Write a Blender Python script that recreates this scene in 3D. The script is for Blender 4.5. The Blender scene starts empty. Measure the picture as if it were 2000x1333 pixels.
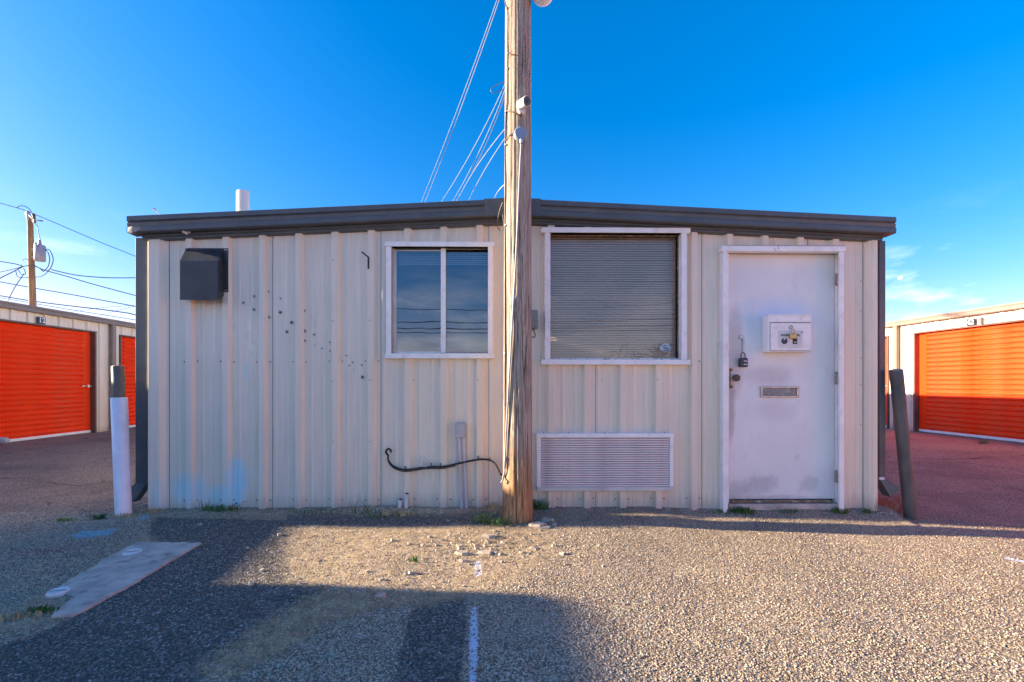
import bpy, math, random
import numpy as np
from mathutils import Vector, Matrix
random.seed(7); rng = np.random.default_rng(7)
R = math.radians
scene = bpy.context.scene
col = scene.collection

# ------------------------------------------------------------------ camera
F = 889.0; PX, PY = 969.0, 750.0; YAW = R(0.75)
CAM = Vector((0.0, -3.815, 1.05))
cd = bpy.data.cameras.new('camera'); cam = bpy.data.objects.new('camera', cd); col.objects.link(cam)
cd.sensor_width = 36.0; cd.sensor_fit = 'HORIZONTAL'; cd.lens = F*36.0/2000.0
cd.shift_x = (1000-PX)/2000.0; cd.shift_y = (PY-666.5)/2000.0
cd.clip_start = 0.05; cd.clip_end = 5000
cam.location = CAM; cam.rotation_euler = (R(90), 0, -YAW)
scene.camera = cam

# ------------------------------------------------------------------ light
SUN_EL, SUN_AZ = R(14.7), R(1.3)            # the sun stands left, a little behind the front wall
sun_dir = Vector((-math.cos(SUN_AZ)*math.cos(SUN_EL), math.sin(SUN_AZ)*math.cos(SUN_EL), math.sin(SUN_EL)))
world = bpy.data.worlds.new('World'); scene.world = world; world.use_nodes = True
wt = world.node_tree; wt.nodes.clear()
def wn(t, **k):
    n = wt.nodes.new(t)
    for a, b in k.items(): setattr(n, a, b)
    return n
sky = wn('ShaderNodeTexSky', sky_type='NISHITA', sun_disc=False)
sky.sun_elevation = SUN_EL; sky.sun_rotation = math.atan2(sun_dir.x, sun_dir.y)
sky.air_density = 1.0; sky.dust_density = 1.3; sky.ozone_density = 3.0; sky.altitude = 1000
hs = wn('ShaderNodeHueSaturation'); hs.inputs['Saturation'].default_value = 1.37; hs.inputs['Hue'].default_value = 0.503
tc = wn('ShaderNodeTexCoord'); sp = wn('ShaderNodeSeparateXYZ')
wt.links.new(tc.outputs['Generated'], sp.inputs[0])
wt.links.new(sky.outputs[0], hs.inputs['Color'])
gl = wn('ShaderNodeMapRange'); gl.inputs[1].default_value = .05; gl.inputs[2].default_value = .60; wt.links.new(sp.outputs['Z'], gl.inputs[0])
gc = wn('ShaderNodeMixRGB'); gc.inputs[1].default_value = (1.25, .72, .78, 1); gc.inputs[2].default_value = (1.0, .96, .97, 1); wt.links.new(gl.outputs[0], gc.inputs[0])
gm = wn('ShaderNodeMixRGB', blend_type='MULTIPLY'); gm.inputs[0].default_value = 1; wt.links.new(hs.outputs[0], gm.inputs[1]); wt.links.new(gc.outputs[0], gm.inputs[2])
mp = wn('ShaderNodeMapping'); mp.inputs['Scale'].default_value = (1, 1, 3.2); wt.links.new(tc.outputs['Generated'], mp.inputs[0])
cn = wn('ShaderNodeTexNoise'); cn.inputs['Scale'].default_value = 6.0; cn.inputs['Detail'].default_value = 7; cn.inputs['Roughness'].default_value = .58
wt.links.new(mp.outputs[0], cn.inputs['Vector'])
cr = wn('ShaderNodeMapRange'); cr.inputs[1].default_value = .50; cr.inputs[2].default_value = .72; wt.links.new(cn.outputs[0], cr.inputs[0])
cv = wn('ShaderNodeMapRange'); cv.inputs[1].default_value = -.35; cv.inputs[2].default_value = .25; cv.inputs[3].default_value = .41; cv.inputs[4].default_value = .52   # more cloud in the half that the panes reflect
wt.links.new(sp.outputs['Y'], cv.inputs[0]); wt.links.new(cv.outputs[0], cr.inputs[1])
# clouds only low over the horizon
lo = wn('ShaderNodeMapRange', interpolation_type='SMOOTHSTEP'); lo.inputs[1].default_value = .30; lo.inputs[2].default_value = .06; wt.links.new(sp.outputs['Z'], lo.inputs[0])
mu = wn('ShaderNodeMath', operation='MULTIPLY'); wt.links.new(cr.outputs[0], mu.inputs[0]); wt.links.new(lo.outputs[0], mu.inputs[1])
mu2 = wn('ShaderNodeMath', operation='MULTIPLY'); wt.links.new(mu.outputs[0], mu2.inputs[0]); mu2.inputs[1].default_value = .75
cm = wn('ShaderNodeMixRGB'); wt.links.new(mu2.outputs[0], cm.inputs[0]); wt.links.new(gm.outputs[0], cm.inputs[1]); cm.inputs[2].default_value = (5.2, 5.2, 5.4, 1)
bg = wn('ShaderNodeBackground'); bg.inputs['Strength'].default_value = 0.103
wt.links.new(cm.outputs[0], bg.inputs[0])
wo = wn('ShaderNodeOutputWorld'); wt.links.new(bg.outputs[0], wo.inputs[0])
sd = bpy.data.lights.new('sun', 'SUN'); sun = bpy.data.objects.new('sun', sd); col.objects.link(sun)
sd.energy = 5.0; sd.angle = R(0.55); sd.color = (1.0, .80, .56)
sun.rotation_euler = sun_dir.to_track_quat('Z', 'Y').to_euler()
vs = scene.view_settings; scene.display_settings.display_device = 'sRGB'
vs.view_transform = 'Standard'; vs.look = 'None'; vs.gamma = 1; vs.use_curve_mapping = False; vs.exposure = 1.95
scene.cycles.use_denoising = True
scene.cycles.max_bounces = 8; scene.cycles.transparent_max_bounces = 12
scene.cycles.sample_clamp_indirect = 6.0

# ------------------------------------------------------------------ pixel rays to points
fwd = Vector((math.sin(YAW), math.cos(YAW), 0)); rgt = Vector((math.cos(YAW), -math.sin(YAW), 0))
def ray(px, py): return fwd + rgt*((px-PX)/F) + Vector((0, 0, 1))*((PY-py)/F)
def at(px, py, Y):
    d = ray(px, py); return CAM + d*((Y-CAM.y)/d.y)
def gnd(px, py, z=0.0):
    d = ray(px, py); return CAM + d*((z-CAM.z)/d.z)
def ax(px, Y=0.0): return at(px, 700, Y).x
def az(py, px=1000, Y=0.0): return at(px, py, Y).z

# ------------------------------------------------------------------ helpers
class MB:
    def __init__(s): s.v = []; s.f = []; s.sm = []; s.mi = []
    def add(s, vs, fs, smooth=False, mi=0):
        b = len(s.v); s.v += [tuple(p) for p in vs]
        for f in fs: s.f.append(tuple(b+i for i in f)); s.sm.append(smooth); s.mi.append(mi)
        return s
    def box(s, x0, x1, y0, y1, z0, z1, bev=0.0, mi=0):
        x0, x1 = min(x0,x1), max(x0,x1); y0, y1 = min(y0,y1), max(y0,y1); z0, z1 = min(z0,z1), max(z0,z1)
        if bev > 0:
            b = min(bev, (x1-x0)/2.01, (y1-y0)/2.01, (z1-z0)/2.01)
            vs = []; idx = {}
            for ix, X in enumerate((x0, x1)):
                for iy, Y in enumerate((y0, y1)):
                    for iz, Z in enumerate((z0, z1)):
                        sx, sy, sz = (b if ix == 0 else -b), (b if iy == 0 else -b), (b if iz == 0 else -b)
                        idx[ix, iy, iz] = len(vs)
                        vs += [(X, Y+sy, Z+sz), (X+sx, Y, Z+sz), (X+sx, Y+sy, Z)]
            i = idx; fs = []
            for a in (0, 1):
                q = [i[a,0,0], i[a,1,0], i[a,1,1], i[a,0,1]]; fs.append(q if a else q[::-1])
                q = [i[0,a,0]+1, i[0,a,1]+1, i[1,a,1]+1, i[1,a,0]+1]; fs.append(q if a else q[::-1])
                q = [i[0,0,a]+2, i[1,0,a]+2, i[1,1,a]+2, i[0,1,a]+2]; fs.append(q if a else q[::-1])
            for a in (0, 1):
                for c in (0, 1):
                    fs.append([i[0,a,c]+1, i[1,a,c]+1, i[1,a,c]+2, i[0,a,c]+2])
                    fs.append([i[a,0,c]+0, i[a,1,c]+0, i[a,1,c]+2, i[a,0,c]+2])
                    fs.append([i[a,c,0]+0, i[a,c,1]+0, i[a,c,1]+1, i[a,c,0]+1])
                    for e in (0, 1): fs.append([i[a,c,e], i[a,c,e]+1, i[a,c,e]+2])
            return s.add(vs, fs, False, mi)
        vs = [(x0,y0,z0),(x1,y0,z0),(x1,y1,z0),(x0,y1,z0),(x0,y0,z1),(x1,y0,z1),(x1,y1,z1),(x0,y1,z1)]
        return s.add(vs, [(0,3,2,1),(4,5,6,7),(0,1,5,4),(1,2,6,5),(2,3,7,6),(3,0,4,7)], False, mi)
    def tube(s, pts, r, n=8, mi=0, cap=True):
        pts = [Vector(p) for p in pts]; rs = r if isinstance(r, (list, tuple)) else [r]*len(pts)
        rings = []; up = None
        for i, p in enumerate(pts):
            t = (pts[min(i+1, len(pts)-1)] - pts[max(i-1, 0)]).normalized()
            if up is None: up = Vector((0, 0, 1)) if abs(t.z) < .9 else Vector((1, 0, 0))
            a = t.cross(up); 
            if a.length < 1e-6: a = t.orthogonal()
            a.normalize(); b = a.cross(t).normalized(); up = b
            rings.append([p + a*math.cos(2*math.pi*k/n)*rs[i] + b*math.sin(2*math.pi*k/n)*rs[i] for k in range(n)])
        vs = [q for rr in rings for q in rr]; fs = []
        for i in range(len(pts)-1):
            for k in range(n):
                k2 = (k+1) % n; fs.append((i*n+k, i*n+k2, (i+1)*n+k2, (i+1)*n+k))
        s.add(vs, fs, n > 5, mi)
        if cap: 
            s.add(rings[0], [tuple(range(n))], False, mi); s.add(rings[-1], [tuple(range(n))[::-1]], False, mi)
        return s
    def prism(s, poly, y0, y1, mi=0):     # poly in (x,z), extruded along y
        n = len(poly); vs = [(x, y0, z) for x, z in poly] + [(x, y1, z) for x, z in poly]
        fs = [tuple(range(n)), tuple(range(n, 2*n))[::-1]] + [(i, (i+1) % n, (i+1) % n + n, i+n) for i in range(n)]
        return s.add(vs, fs, False, mi)
    def disc(s, c, r, y0, y1, n=24, mi=0):
        return s.prism([(c[0]+r*math.cos(2*math.pi*k/n), c[1]+r*math.sin(2*math.pi*k/n)) for k in range(n)], y0, y1, mi)
    def mesh(s, name, mats):
        me = bpy.data.meshes.new(name); me.from_pydata(s.v, [], s.f)
        me.polygons.foreach_set('use_smooth', s.sm); me.polygons.foreach_set('material_index', s.mi)
        for m in (mats if isinstance(mats, (list, tuple)) else [mats]): me.materials.append(m)
        me.update(); return me
    def build(s, name, mats, parent=None, fixn=True):
        me = s.mesh(name, mats)
        if fixn:
            import bmesh
            bm = bmesh.new(); bm.from_mesh(me); bmesh.ops.recalc_face_normals(bm, faces=bm.faces); bm.to_mesh(me); bm.free()
        return put(name, me, parent)
def put(name, me, parent=None, loc=None):
    o = bpy.data.objects.new(name, me); col.objects.link(o)
    if parent: o.parent = parent; o.matrix_parent_inverse = par_inv(parent)
    if loc is not None: o.location = loc
    return o
def wmat(o):
    m = Matrix.LocRotScale(o.location, o.rotation_euler, o.scale)
    return (wmat(o.parent) @ o.matrix_parent_inverse @ m) if o.parent else m
def par_inv(p): return wmat(p).inverted()
def tag(o, label=None, cat=None, group=None, kind=None):
    if label: o['label'] = label
    if cat: o['category'] = cat
    if group: o['group'] = group
    if kind: o['kind'] = kind
    return o
def empty(name, loc, label=None, cat=None, group=None, kind=None):
    o = bpy.data.objects.new(name, None); col.objects.link(o); o.location = loc; o.empty_display_size = .1
    return tag(o, label, cat, group, kind)
def text_mesh(name, txt, size, mat, parent, loc, rot=(R(90), 0, 0), bold=0.0, sx=1.0):
    c = bpy.data.curves.new(name, 'FONT'); c.body = txt; c.size = size; c.align_x = 'CENTER'; c.align_y = 'CENTER'
    c.extrude = 0.0006; c.offset = bold
    o = bpy.data.objects.new(name, c); me = bpy.data.meshes.new_from_object(o)
    bpy.data.objects.remove(o); me.materials.append(mat)
    me.transform(Matrix.LocRotScale(Vector(loc), Matrix.Rotation(0, 3, 'X').to_euler() if rot is None else __import__('mathutils').Euler(rot), Vector((sx, 1, 1))))
    return put(name, me, parent)

# ------------------------------------------------------------------ materials
def nodes(m): return m.node_tree.nodes, m.node_tree.links
def base_mat(name):
    m = bpy.data.materials.new(name); m.use_nodes = True
    return m, m.node_tree.nodes['Principled BSDF']
def coords(nt, scale=(1, 1, 1), kind='Object'):
    t = nt.nodes.new('ShaderNodeTexCoord'); mp = nt.nodes.new('ShaderNodeMapping'); mp.inputs['Scale'].default_value = scale
    nt.links.new(t.outputs[kind], mp.inputs[0]); return mp.outputs[0]
def noise(nt, vec, scale, detail=4, rough=.55, dist=0.0):
    n = nt.nodes.new('ShaderNodeTexNoise'); n.inputs['Scale'].default_value = scale; n.inputs['Detail'].default_value = detail
    n.inputs['Roughness'].default_value = rough; n.inputs['Distortion'].default_value = dist; nt.links.new(vec, n.inputs['Vector']); return n.outputs[0]
def ramp(nt, fac, lo, hi, a=0.0, b=1.0, smooth=True):
    n = nt.nodes.new('ShaderNodeMapRange'); n.interpolation_type = 'SMOOTHSTEP' if smooth else 'LINEAR'
    for i, v in enumerate((lo, hi, a, b)): n.inputs[i+1].default_value = v
    nt.links.new(fac, n.inputs[0]); return n.outputs[0]
def mix(nt, fac, a, b, mode='MIX'):
    n = nt.nodes.new('ShaderNodeMixRGB'); n.blend_type = mode
    for i, v in enumerate((fac, a, b)):
        if isinstance(v, (int, float)): n.inputs[i].default_value = v if i == 0 else (v, v, v, 1)
        elif isinstance(v, tuple): n.inputs[i].default_value = (*v[:3], 1)
        else: nt.links.new(v, n.inputs[i])
    return n.outputs[0]
def math_(nt, op, a, b=0.0, c=None):
    n = nt.nodes.new('ShaderNodeMath'); n.operation = op
    for i, v in enumerate((a, b) + ((c,) if c is not None else ())):
        if isinstance(v, (int, float)): n.inputs[i].default_value = v
        else: nt.links.new(v, n.inputs[i])
    return n.outputs[0]
def bump(nt, bsdf, h, strength=.5, dist=.01):
    b = nt.nodes.new('ShaderNodeBump'); b.inputs['Strength'].default_value = strength; b.inputs['Distance'].default_value = dist
    nt.links.new(h, b.inputs['Height']); nt.links.new(b.outputs[0], bsdf.inputs['Normal'])
def simple(name, c, rough=.5, metal=0.0, var=.12, vs=6.0, dirt=None, dirt_amt=.3, dscale=9.0, bmp=.0, bs=40, stretch=(1, 1, 1), spec=.5):
    m, p = base_mat(name); nt = m.node_tree; v = coords(nt, stretch)
    n1 = noise(nt, v, vs); f = ramp(nt, n1, .3, .7)
    dk = tuple(x*(1-var) for x in c); lt = tuple(min(1, x*(1+var)) for x in c)
    colr = mix(nt, f, dk, lt)
    if dirt:
        n2 = noise(nt, v, dscale, 6, .65); colr = mix(nt, math_(nt, 'MULTIPLY', ramp(nt, n2, .48, .75), dirt_amt), colr, dirt)
    nt.links.new(colr, p.inputs['Base Color']); p.inputs['Roughness'].default_value = rough; p.inputs['Metallic'].default_value = metal
    p.inputs['Specular IOR Level'].default_value = spec
    r = ramp(nt, noise(nt, v, vs*2.3, 5), .3, .7, max(0, rough-.08), min(1, rough+.1)); nt.links.new(r, p.inputs['Roughness'])
    if bmp: bump(nt, p, noise(nt, v, bs, 5, .6), bmp, .004)
    return m

def siding_mat(name, c, spray=False):
    m, p = base_mat(name); nt = m.node_tree; v = coords(nt)
    streak = noise(nt, coords(nt, (1, 1, .07)), 34, 5, .6)
    big = noise(nt, v, 1.1, 3)
    a = mix(nt, ramp(nt, streak, .32, .72), tuple(x*.95 for x in c), tuple(x*1.03 for x in c))
    a = mix(nt, math_(nt, 'MULTIPLY', ramp(nt, big, .35, .75), .35), a, (c[0]*.86, c[1]*.83, c[2]*.78))
    # rain streaks and dust
    st = math_(nt, 'MULTIPLY', ramp(nt, noise(nt, coords(nt, (1, 1, .035)), 60, 3, .5), .58, .72), ramp(nt, noise(nt, v, 3, 3), .45, .7))
    a = mix(nt, math_(nt, 'MULTIPLY', st, .22), a, (.24, .19, .14))
    sx = nt.nodes.new('ShaderNodeSeparateXYZ'); nt.links.new(v, sx.inputs[0])
    low = ramp(nt, math_(nt, 'ADD', sx.outputs['Z'], math_(nt, 'MULTIPLY', math_(nt, 'SUBTRACT', streak, .5), .18)), .0, .16, .35, 0)
    a = mix(nt, low, a, (.20, .17, .135))
    if spray:
        # overspray of blue marking paint low on the left end
        for (cx, cz, rx, rz, am) in ((-2.50, .17, .17, .16, .55), (-2.10, .23, .09, .24, .8), (-2.22, .12, .16, .10, .6), (-2.73, .14, .06, .18, .3), (-2.03, 1.15, .02, .1, .4)):
            dx = math_(nt, 'DIVIDE', math_(nt, 'SUBTRACT', sx.outputs['X'], cx), rx); dz = math_(nt, 'DIVIDE', math_(nt, 'SUBTRACT', sx.outputs['Z'], cz), rz)
            q = math_(nt, 'ADD', math_(nt, 'MULTIPLY', dx, dx), math_(nt, 'MULTIPLY', dz, dz))
            q = math_(nt, 'ADD', q, math_(nt, 'MULTIPLY', math_(nt, 'SUBTRACT', noise(nt, v, 9, 5, .6), .5), 1.2))
            g = ramp(nt, q, 0.0, 1.3, am, 0)
            a = mix(nt, g, a, (.34, .70, .82))
    nt.links.new(a, p.inputs['Base Color'])
    nt.links.new(ramp(nt, big, .3, .7, .27, .42), p.inputs['Roughness'])
    p.inputs['Specular IOR Level'].default_value = .6
    bump(nt, p, noise(nt, coords(nt, (1, 1, .3)), 5, 2), .25, .012)
    return m
M = {}
M['siding'] = siding_mat('siding', (.79, .70, .56), True)
M['siding_row'] = siding_mat('siding_row', (.78, .66, .54))
M['trim'] = simple('dark_trim', (.082, .092, .098), .38, 0, .12, 4, (.2, .17, .14), .25)
M['row_trim'] = simple('brown_trim', (.24, .185, .155), .45, 0, .10, 4)
M['jamb'] = simple('jamb', (.13, .075, .055), .5)
M['white'] = simple('white_paint', (.86, .86, .83), .45, 0, .05, 5, (.35, .30, .24), .28, 12, .15, 60)
M['liner'] = simple('beige_liner', (.46, .39, .30), .5, 0, .1, 6, (.3, .22, .14), .3)
M['rotwood'] = simple('peeling_wood', (.20, .125, .07), .8, 0, .3, 20, (.75, .70, .6), .8, 26, .5, 60)
M['alu'] = simple('aluminium', (.55, .56, .57), .4, .6, .08, 8)
M['hood'] = simple('vent_paint', (.030, .036, .042), .42, 0, .15, 8, (.12, .10, .08), .15)
M['black'] = simple('black_rubber', (.018, .018, .018), .5)
M['grey'] = simple('grey_plastic', (.42, .41, .43), .5, 0, .08, 6, (.2, .17, .14), .2)
M['galv'] = simple('galvanised', (.50, .51, .52), .38, .7, .12, 14)
M['pvc'] = simple('white_pvc', (.68, .68, .66), .4, 0, .06, 8, (.3, .25, .2), .35)
M['brass'] = simple('brass', (.46, .34, .14), .35, .8, .15, 14)
M['rust'] = simple('rusty_steel', (.30, .16, .06), .75, .2, .35, 40, (.55, .46, .30), .6, 30, .3, 90)
M['chrome'] = simple('chrome', (.50, .44, .39), .35, .5, .15, 30)
M['ink'] = simple('black_ink', (.03, .03, .035), .6)
M['numplate'] = simple('number_plate', (.03, .035, .06), .4)
M['numwhite'] = simple('number_white', (.8, .8, .8), .5)
M['paper'] = simple('label_paper', (.66, .67, .62), .6, 0, .04)
M['star'] = simple('star_paint', (.10, .10, .11), .6)
M['starfade'] = simple('faded_star_paint', (.24, .22, .21), .6)
M['screw'] = simple('screw_head', (.20, .19, .18), .4, .5)
M['farpole'] = simple('brown_pole', (.30, .175, .085), .85, 0, .3, 12, None, 0, 9, .4, 40, (1, 1, .1))
M['rock'] = simple('broken_concrete', (.42, .35, .27), .9, 0, .25, 25, (.2, .16, .12), .5, 30, .6, 80)
M['concrete'] = simple('concrete', (.50, .44, .37), .9, 0, .22, 7, (.22, .17, .13), .8, 13, .5, 120)
M['tan_pipe'] = simple('conduit_grey_blue', (.50, .50, .54), .5, 0, .08, 6)
M['insul'] = simple('porcelain', (.45, .43, .42), .35)
M['xfmr'] = simple('transformer_grey', (.36, .34, .37), .45)
M['blade'] = simple('grass_green', (.06, .13, .025), .6, 0, .4, 30)
M['blade2'] = simple('weed_green', (.13, .24, .04), .55, 0, .35, 40)
M['straw'] = simple('dry_straw', (.48, .36, .19), .8, 0, .35, 14)
M['cable_blue'] = simple('wire_coating', (.10, .11, .12), .5)
M['wire_light'] = simple('bare_wire', (.22, .25, .30), .6, 0)
M['bark'] = simple('bark', (.12, .10, .085), .9, 0, .2, 8, None, 0, 9, .6, 30)
M['stain'] = simple('steel_post', (.105, .095, .08), .6, 0, .25, 9, (.25, .17, .085), .35, 7, .3, 60, (1, 1, .35))
M['vanpaint'] = simple('van_paint', (.7, .71, .72), .25)
M['vanglass'] = simple('van_glass', (.02, .025, .03), .08)
M['fencewood'] = simple('fence_wood', (.26, .20, .14), .85, 0, .25, 6, None, 0, 9, .3, 40, (1, 1, .1))
M['brick_curb'] = simple('painted_curb', (.24, .085, .05), .85, 0, .25, 12, (.45, .35, .3), .5, 14, .4, 50)

def door_mat():
    m, p = base_mat('roller_red'); nt = m.node_tree; v = coords(nt)
    a = mix(nt, ramp(nt, noise(nt, v, 2.5, 4), .3, .7), (.95, .044, .004), (.99, .060, .006))
    a = mix(nt, math_(nt, 'MULTIPLY', ramp(nt, noise(nt, coords(nt, (1, 1, .2)), 30, 5), .55, .8), .3), a, (.55, .10, .05))
    sz = nt.nodes.new('ShaderNodeSeparateXYZ'); nt.links.new(v, sz.inputs[0])
    dst = math_(nt, 'MULTIPLY', ramp(nt, noise(nt, coords(nt, (1, .5, 2)), 3.5, 6, .65), .42, .75), .35); a = mix(nt, dst, a, (.62, .16, .08))
    nt.links.new(a, p.inputs['Base Color']); p.inputs['Roughness'].default_value = .55; p.inputs['Specular IOR Level'].default_value = .12
    return m
M['red'] = door_mat()

def leaf_mat():     # the white door leaf: scuffs, grime by the lock, blue overspray above the box
    m, p = base_mat('door_leaf'); nt = m.node_tree; v = coords(nt)
    sx = nt.nodes.new('ShaderNodeSeparateXYZ'); nt.links.new(v, sx.inputs[0]); X, Z = sx.outputs['X'], sx.outputs['Z']
    a = mix(nt, ramp(nt, noise(nt, v, 2.2, 4), .3, .7), (.72, .735, .72), (.79, .80, .785))
    def blob(cx, cz, rx, rz, am, c, a, jag=1.1, sc=7):
        dx = math_(nt, 'DIVIDE', math_(nt, 'SUBTRACT', X, cx), rx); dz = math_(nt, 'DIVIDE', math_(nt, 'SUBTRACT', Z, cz), rz)
        q = math_(nt, 'ADD', math_(nt, 'MULTIPLY', dx, dx), math_(nt, 'MULTIPLY', dz, dz))
        q = math_(nt, 'ADD', q, math_(nt, 'MULTIPLY', math_(nt, 'SUBTRACT', noise(nt, v, sc, 6, .65), .5), jag))
        return mix(nt, ramp(nt, q, 0, 1.2, am, 0), a, c)
    a = blob(DX0+.42, DZ1-.55, .42, .22, .45, (.42, .62, .80), a)
    a = blob(DX0+.06, 1.32, .09, .45, .55, (.42, .38, .35), a)
    a = blob(DX0+.02, .85, .05, .35, .6, (.28, .26, .25), a)
    a = blob(DX0+.28, .20, .18, .10, .55, (.36, .37, .37), a, 1.8, 14)
    a = blob(DX0+.70, .20, .10, .08, .4, (.38, .39, .40), a, 1.8, 16)
    a = blob(DX0+.08, .12, .16, .12, .45, (.34, .34, .34), a, 1.5, 12)
    a = blob(DX0+.42, .82, .2, .12, .22, (.40, .38, .40), a)
    a = blob(DX0+.36, 1.12, .24, .10, .45, (.47, .42, .42), a)
    a = blob(DX0+.40, .06, .55, .05, .5, (.36, .36, .36), a, 1.5, 12)
    a = mix(nt, math_(nt, 'MULTIPLY', ramp(nt, noise(nt, coords(nt, (1, 1, .5)), 9, 6, .7), .55, .78), .4), a, (.42, .41, .43))
    nt.links.new(a, p.inputs['Base Color']); p.inputs['Roughness'].default_value = .45
    bump(nt, p, noise(nt, v, 3, 3), .15, .01)
    return m

def glass_mat(name, tint, fac):
    m = bpy.data.materials.new(name); m.use_nodes = True; nt = m.node_tree; nt.nodes.clear()
    o = nt.nodes.new('ShaderNodeOutputMaterial'); mx = nt.nodes.new('ShaderNodeMixShader')
    t = nt.nodes.new('ShaderNodeBsdfTransparent'); t.inputs[0].default_value = (*tint, 1)
    g = nt.nodes.new('ShaderNodeBsdfGlossy'); g.inputs['Roughness'].default_value = 0.0; g.inputs[0].default_value = (.95, .97, 1, 1)
    fr = nt.nodes.new('ShaderNodeFresnel'); fr.inputs[0].default_value = 1.5
    f = math_(nt, 'ADD', math_(nt, 'MULTIPLY', fr.outputs[0], 1.0), fac)
    bn = nt.nodes.new('ShaderNodeBump'); bn.inputs['Strength'].default_value = .06; bn.inputs['Distance'].default_value = .01
    nt.links.new(noise(nt, coords(nt), 2.5, 2), bn.inputs['Height']); nt.links.new(bn.outputs[0], g.inputs['Normal'])
    nt.links.new(f, mx.inputs[0]); nt.links.new(t.outputs[0], mx.inputs[1]); nt.links.new(g.outputs[0], mx.inputs[2]); nt.links.new(mx.outputs[0], o.inputs[0])
    return m
M['glass_a'] = glass_mat('tinted_pane', (.55, .62, .68), .14)
M['glass_b'] = glass_mat('clear_pane', (.93, .93, .92), .02)
M['blind'] = simple('blind_slats', (.74, .59, .48), .55, 0, .06, 3)
M['blind_a'] = simple('blind_slats_pale', (.75, .74, .74), .55, 0, .06, 3)
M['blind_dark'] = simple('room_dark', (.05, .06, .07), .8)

def pole_mat():
    m, p = base_mat('weathered_pole_wood'); nt = m.node_tree; v = coords(nt)
    g = noise(nt, coords(nt, (1, 1, .045)), 78, 9, .72, .9); g2 = noise(nt, coords(nt, (1, 1, .012)), 24, 4, .5, .3)
    a = mix(nt, ramp(nt, g, .36, .64), (.20, .165, .13), (.57, .49, .39))
    a = mix(nt, math_(nt, 'MULTIPLY', ramp(nt, g2, .42, .62), .6), a, (.36, .30, .24))
    crack = ramp(nt, noise(nt, coords(nt, (1, 1, .03)), 52, 5, .6, 1.0), .42, .35)
    a = mix(nt, math_(nt, 'MULTIPLY', crack, .8), a, (.06, .04, .028))
    sx = nt.nodes.new('ShaderNodeSeparateXYZ'); nt.links.new(v, sx.inputs[0])
    foot = ramp(nt, math_(nt, 'ADD', sx.outputs['Z'], math_(nt, 'MULTIPLY', math_(nt, 'SUBTRACT', g2, .5), .7)), .12, .75, .8, 0)
    a = mix(nt, foot, a, mix(nt, ramp(nt, g, .36, .64), (.22, .095, .035), (.56, .31, .12)))
    nt.links.new(a, p.inputs['Base Color']); p.inputs['Roughness'].default_value = .85; p.inputs['Specular IOR Level'].default_value = .2
    h = math_(nt, 'SUBTRACT', g, math_(nt, 'MULTIPLY', crack, 1.5)); bump(nt, p, h, 1.0, .011)
    return m
M['pole'] = pole_mat()

# ------------------------------------------------------------------ ground
def smooth(x, a, b): t = np.clip((x-a)/(b-a), 0, 1); return t*t*(3-2*t)
def gz(x, y):
    x = np.asarray(x, float); y = np.asarray(y, float)
    z = -.029*(np.clip(x, .3, 4.3)-.3) + .116*smooth(x, 4.3, 8.8)*1.0
    near = np.exp(-np.clip(-y-.02, 0, 9)/.11)*(y < .3)
    z = z + near*(.012+.026*np.clip(x, .3, 3.3)*.82)*(np.abs(x-.2) < 3.2)
    w = np.exp(-((x-1)/6)**2)
    z = z + w*(.006*np.sin(2.3*x+1.7*y)+.004*np.sin(5.1*x-3.3*y+1)+.003*np.sin(9*x+7*y)*np.cos(6*y-2))
    z = z + .02*np.exp(-(((x+.02)/.22)**2+((y+.20)/.10)**2)) + .03*np.exp(-(((x+.75)/.5)**2+((y+.06)/.06)**2))
    return z
def gzf(x, y): return float(gz(x, y))
def gpt(px, py):
    z = 0.0
    for _ in range(6):
        p = gnd(px, py, z); z = gzf(p.x, p.y)
    return p
def poly_sd(P, pts):
    P = np.asarray([(q.x, q.y) for q in P]); n = len(P); x, y = pts[:, 0], pts[:, 1]
    d = np.full(len(x), 9.0); ins = np.zeros(len(x), bool)
    for i in range(n):
        a, b = P[i], P[(i+1) % n]; e = b-a; w = pts-a
        t = np.clip((w@e)/(e@e), 0, 1); d = np.minimum(d, np.hypot(*(w-t[:, None]*e).T))
        c = ((a[1] > y) != (b[1] > y)); 
        with np.errstate(divide='ignore', invalid='ignore'): xi = (b[0]-a[0])*(y-a[1])/(b[1]-a[1]+1e-12)+a[0]
        ins ^= c & (x < xi)
    return np.where(ins, d, -d)
PG = lambda L: [gnd(*q) for q in L]
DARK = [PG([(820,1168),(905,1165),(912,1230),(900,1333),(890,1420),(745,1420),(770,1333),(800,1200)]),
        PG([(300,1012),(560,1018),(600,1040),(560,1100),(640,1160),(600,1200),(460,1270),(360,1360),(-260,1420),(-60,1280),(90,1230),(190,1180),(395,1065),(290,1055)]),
        PG([(560,1004),(980,1004),(960,1026),(560,1028)])]  # last polygon: storage row's shade along the wall foot, painted dark
DIRT = [PG([(560,1035),(900,1026),(1060,1030),(1090,1080),(1000,1130),(940,1160),(700,1165),(560,1140)]),
        PG([(620,1165),(900,1160),(880,1172),(760,1185),(640,1215),(560,1270),(420,1330),(400,1300),(470,1250),(560,1195)]),
        PG([(0,1200),(90,1160),(250,1062),(300,1050),(110,1160),(130,1205),(40,1230),(-100,1250)]),
        PG([(290,1000),(1000,1000),(1000,1006),(290,1008)]), PG([(150,1012),(290,1000),(290,1012),(180,1022)])]
WHITE = [PG([(921,1186),(931,1186),(933,1260),(930,1333),(929,1400),(916,1400),(918,1333),(917,1260)]), PG([(928,1095),(938,1093),(941,1122),(926,1124)]),
         PG([(1962,1062),(2010,1070),(2010,1074),(1962,1066)])]
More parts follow.
